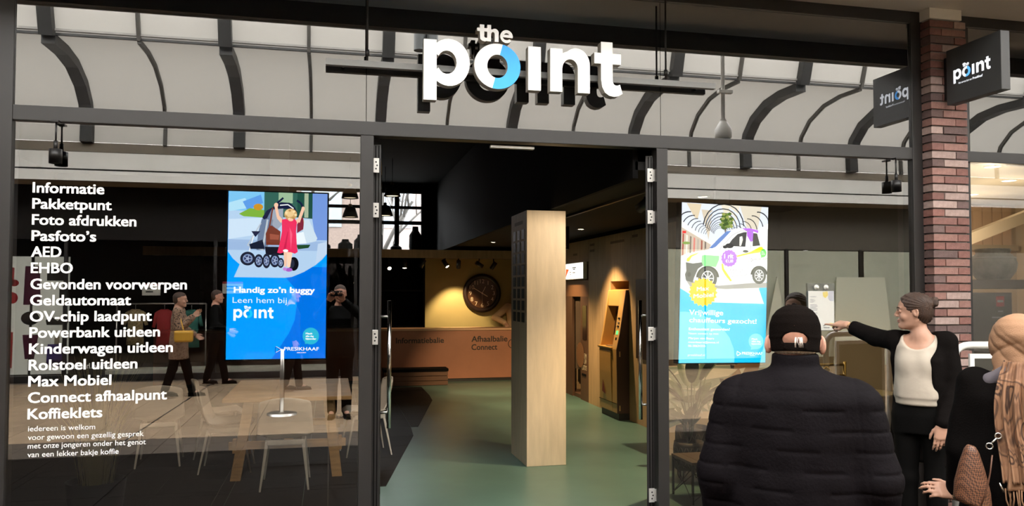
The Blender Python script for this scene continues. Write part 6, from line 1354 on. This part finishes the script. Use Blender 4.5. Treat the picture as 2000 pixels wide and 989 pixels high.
    mb = MB(); zt = tow(B0, (.068, 0, .10)); mb.tube([zt, zt+V3(.012, -.006, -.035)], [.002, .006], 8); part('zip_pull', mb, STEEL, g)
scarf_woman()
# ---------------- person leaning on the counter, mostly behind the plywood pillar
def simple(label, x, y, rz, h, arms, top, bottom, hairc, skinm=SKIN, wide=1.0, stride=0.0, vox=.010, long_top=.80, group=None, head=None, hair='short', hands=(None, None), sl=(.062, .056, .042), tw=1.0):
    r = thing('person', label, 'person', (x, y, 0), 0, group); S = skeleton(x, y, rz, h, wide, arms, stride); F, s = S['F'], S['s']; H = fr_rz(tow(F, (0, .01, h-.118)), rz if head is None else head)
    hs = []
    for i, k in enumerate('RL'):
        d, t = hands[i] if hands[i] else (None, F[1] @ V3(0, 1, 0)); hf = hand_frame(S[k][2], nrm(S[k][2]-S[k][1]) if d is None else d, t, k); hs.append(hand_prims((hf[0], np.stack(hf[1:], 1)), (.4, .45, .5, .55)))
    skin_body(S, H, hs, True, vox*.8, skinm, r); eyes(H, r, lips=False)
    tp = [loft(F, [(long_top*s, 0, 0, .19*tw*s, .13*tw*s, .14*tw*s), (.95*s, 0, 0, .18*tw*s, .12*tw*s, .13*tw*s), (1.1*s, 0, 0, .165*tw*s, .115*tw*s, .115*tw*s), (1.27*s, 0, 0, .178*tw*s, .125*tw*s, .115*tw*s), (1.36*s, 0, -.01, .16*s, .09*s, .10*s), (1.42*s, 0, -.015, .085*s, .07*s, .075*s), (1.435*s, 0, -.015, .062*s, .06*s, .06*s)], .03), cone(F, (-.15*wide*s, -.01, 1.375*s), (.15*wide*s, -.01, 1.375*s), .058*s, .058*s, .04)]+sleeve(S, 'R', sl, .9)+sleeve(S, 'L', sl, .9)
    body('jumper' if long_top > .7 else 'coat', tp, vox, top, r, 2); trousers(S, r, bottom, vox); shoes(S, r, TBLK, vox=.008)
    hp = [ell(H, (0, -.014, .042), (.082, .104, .086), .02), ell(H, (0, -.05, -.02), (.07, .06, .06), .03), half(H, (0, .80, -.60), .022, .008)]
    if hair == 'long': hp += [ell(H, (0, -.06, -.10), (.085, .05, .12), .03)]
    body('hair', hp, vox*.7, hairc, r, 1); return r, S, H
KNIT = mat('beige knit', (.62, .42, .26), .85, bump=.3, bscale=90)
simple('person in a beige jumper leaning on the counter, half hidden by the plywood pillar', 3.665, 10.56, PI, 1.72, ((V3(3.23, 10.46, 1.18), V3(3.39, 10.20, 1.075)), (V3(3.79, 10.44, 1.15), V3(3.70, 10.22, 1.075))), KNIT, TBLK, HAIRB, hands=((V3(.1, -.7, -.45), V3(.9, .1, .3)), None), sl=(.070, .066, .05), wide=.9)
# ---------------- people of the arcade, seen in the glass
DRK = mat('black shirt', (.005, .005, .005), .85, spec=.08)
rp, Sp, Hp = simple('photographer in black holding a phone with both hands, mirrored in the left window', .13, -5.72, 0, 1.78, ((V3(.40, -5.62, 1.36), V3(.165, -5.36, 1.575)), (V3(-.14, -5.62, 1.36), V3(-.015, -5.36, 1.575))), DRK, TBLK, HAIRB, SKIN2, 1.1, 0, .009, hands=((V3(-.2, .35, .6), V3(-.9, .2, .1)), (V3(.2, .35, .6), V3(.9, .2, .1))), sl=(.066, .058, .055))
r = thing('phone', 'dark phone held up by the photographer', 'phone', (.075, -5.30, 1.655)); part('phone_body', MB().box(0, .152, -5.304, -5.296, 1.632, 1.705), BLKP, r, bevel=.003); part('phone_screen', MB().box(.004, .148, -5.3052, -5.304, 1.636, 1.701), mat('black screen glass', (.004, .004, .004), .15), r)
lm, nt, out = _new('leopard print wool'); L = nt.links.new; bb = N(nt, 'BsdfPrincipled', Roughness=.9); tc = N(nt, 'TexCoord'); vo = N(nt, 'TexVoronoi', Scale=34.0); nz = N(nt, 'TexNoise', Scale=30.0); L(tc.outputs['Object'], vo.inputs[0]); L(tc.outputs['Object'], nz.inputs[0]); mm = N(nt, 'Math', _operation='MULTIPLY'); L(vo.outputs['Distance'], mm.inputs[0]); L(nz.outputs[0], mm.inputs[1]); L(ramp(nt, mm.outputs[0], [(.13, (.02, .010, .006)), (.24, (.24, .15, .10))]), bb.inputs['Base Color']); L(bb.outputs[0], out.inputs[0])
rp, Sp, Hp = simple('woman in leopard print coat with a yellow bag, mirrored in the left window', -2.36, -8.42, -PI/2, 1.68, ((V3(-2.38, -8.66, 1.12), V3(-2.15, -8.62, .98)), (V3(-2.32, -8.20, 1.10), V3(-2.12, -8.22, 1.30))), lm, TBLK, HAIRB, stride=.20, long_top=.62, tw=1.12, sl=(.075, .068, .055))
r = thing('shoulder_bag', 'yellow shoulder bag worn by the woman in the leopard print coat', 'handbag', (-2.28, -8.20, .95)); part('bag_body', MB().box(-2.38, -2.10, -8.14, -8.05, .90, 1.08), mat('mustard leather', (.55, .30, .03), .5), r, bevel=.03); part('strap', MB().bar((-2.24, -8.10, 1.08), (-2.36, -8.25, 1.42), .02, .004, up=(0, 1, 0)), mat('mustard leather', (.55, .30, .03), .5), r)
simple('man in black walking right, mirrored beside the left screen', -2.02, -10.15, -PI/2, 1.72, ((V3(-2.05, -10.40, 1.12), V3(-1.85, -10.40, .95)), (V3(-2.0, -9.92, 1.10), V3(-1.78, -9.94, 1.0))), DRK, TBLK, HAIRB, SKIN2, 1.08, .16, .010)
simple('passer-by in black with sports shoes, mirrored below the left screen', -.62, -8.9, -PI/2, 1.75, (None, None), DRK, TBLK, HAIRB, SKIN, 1.05, .12, .011)
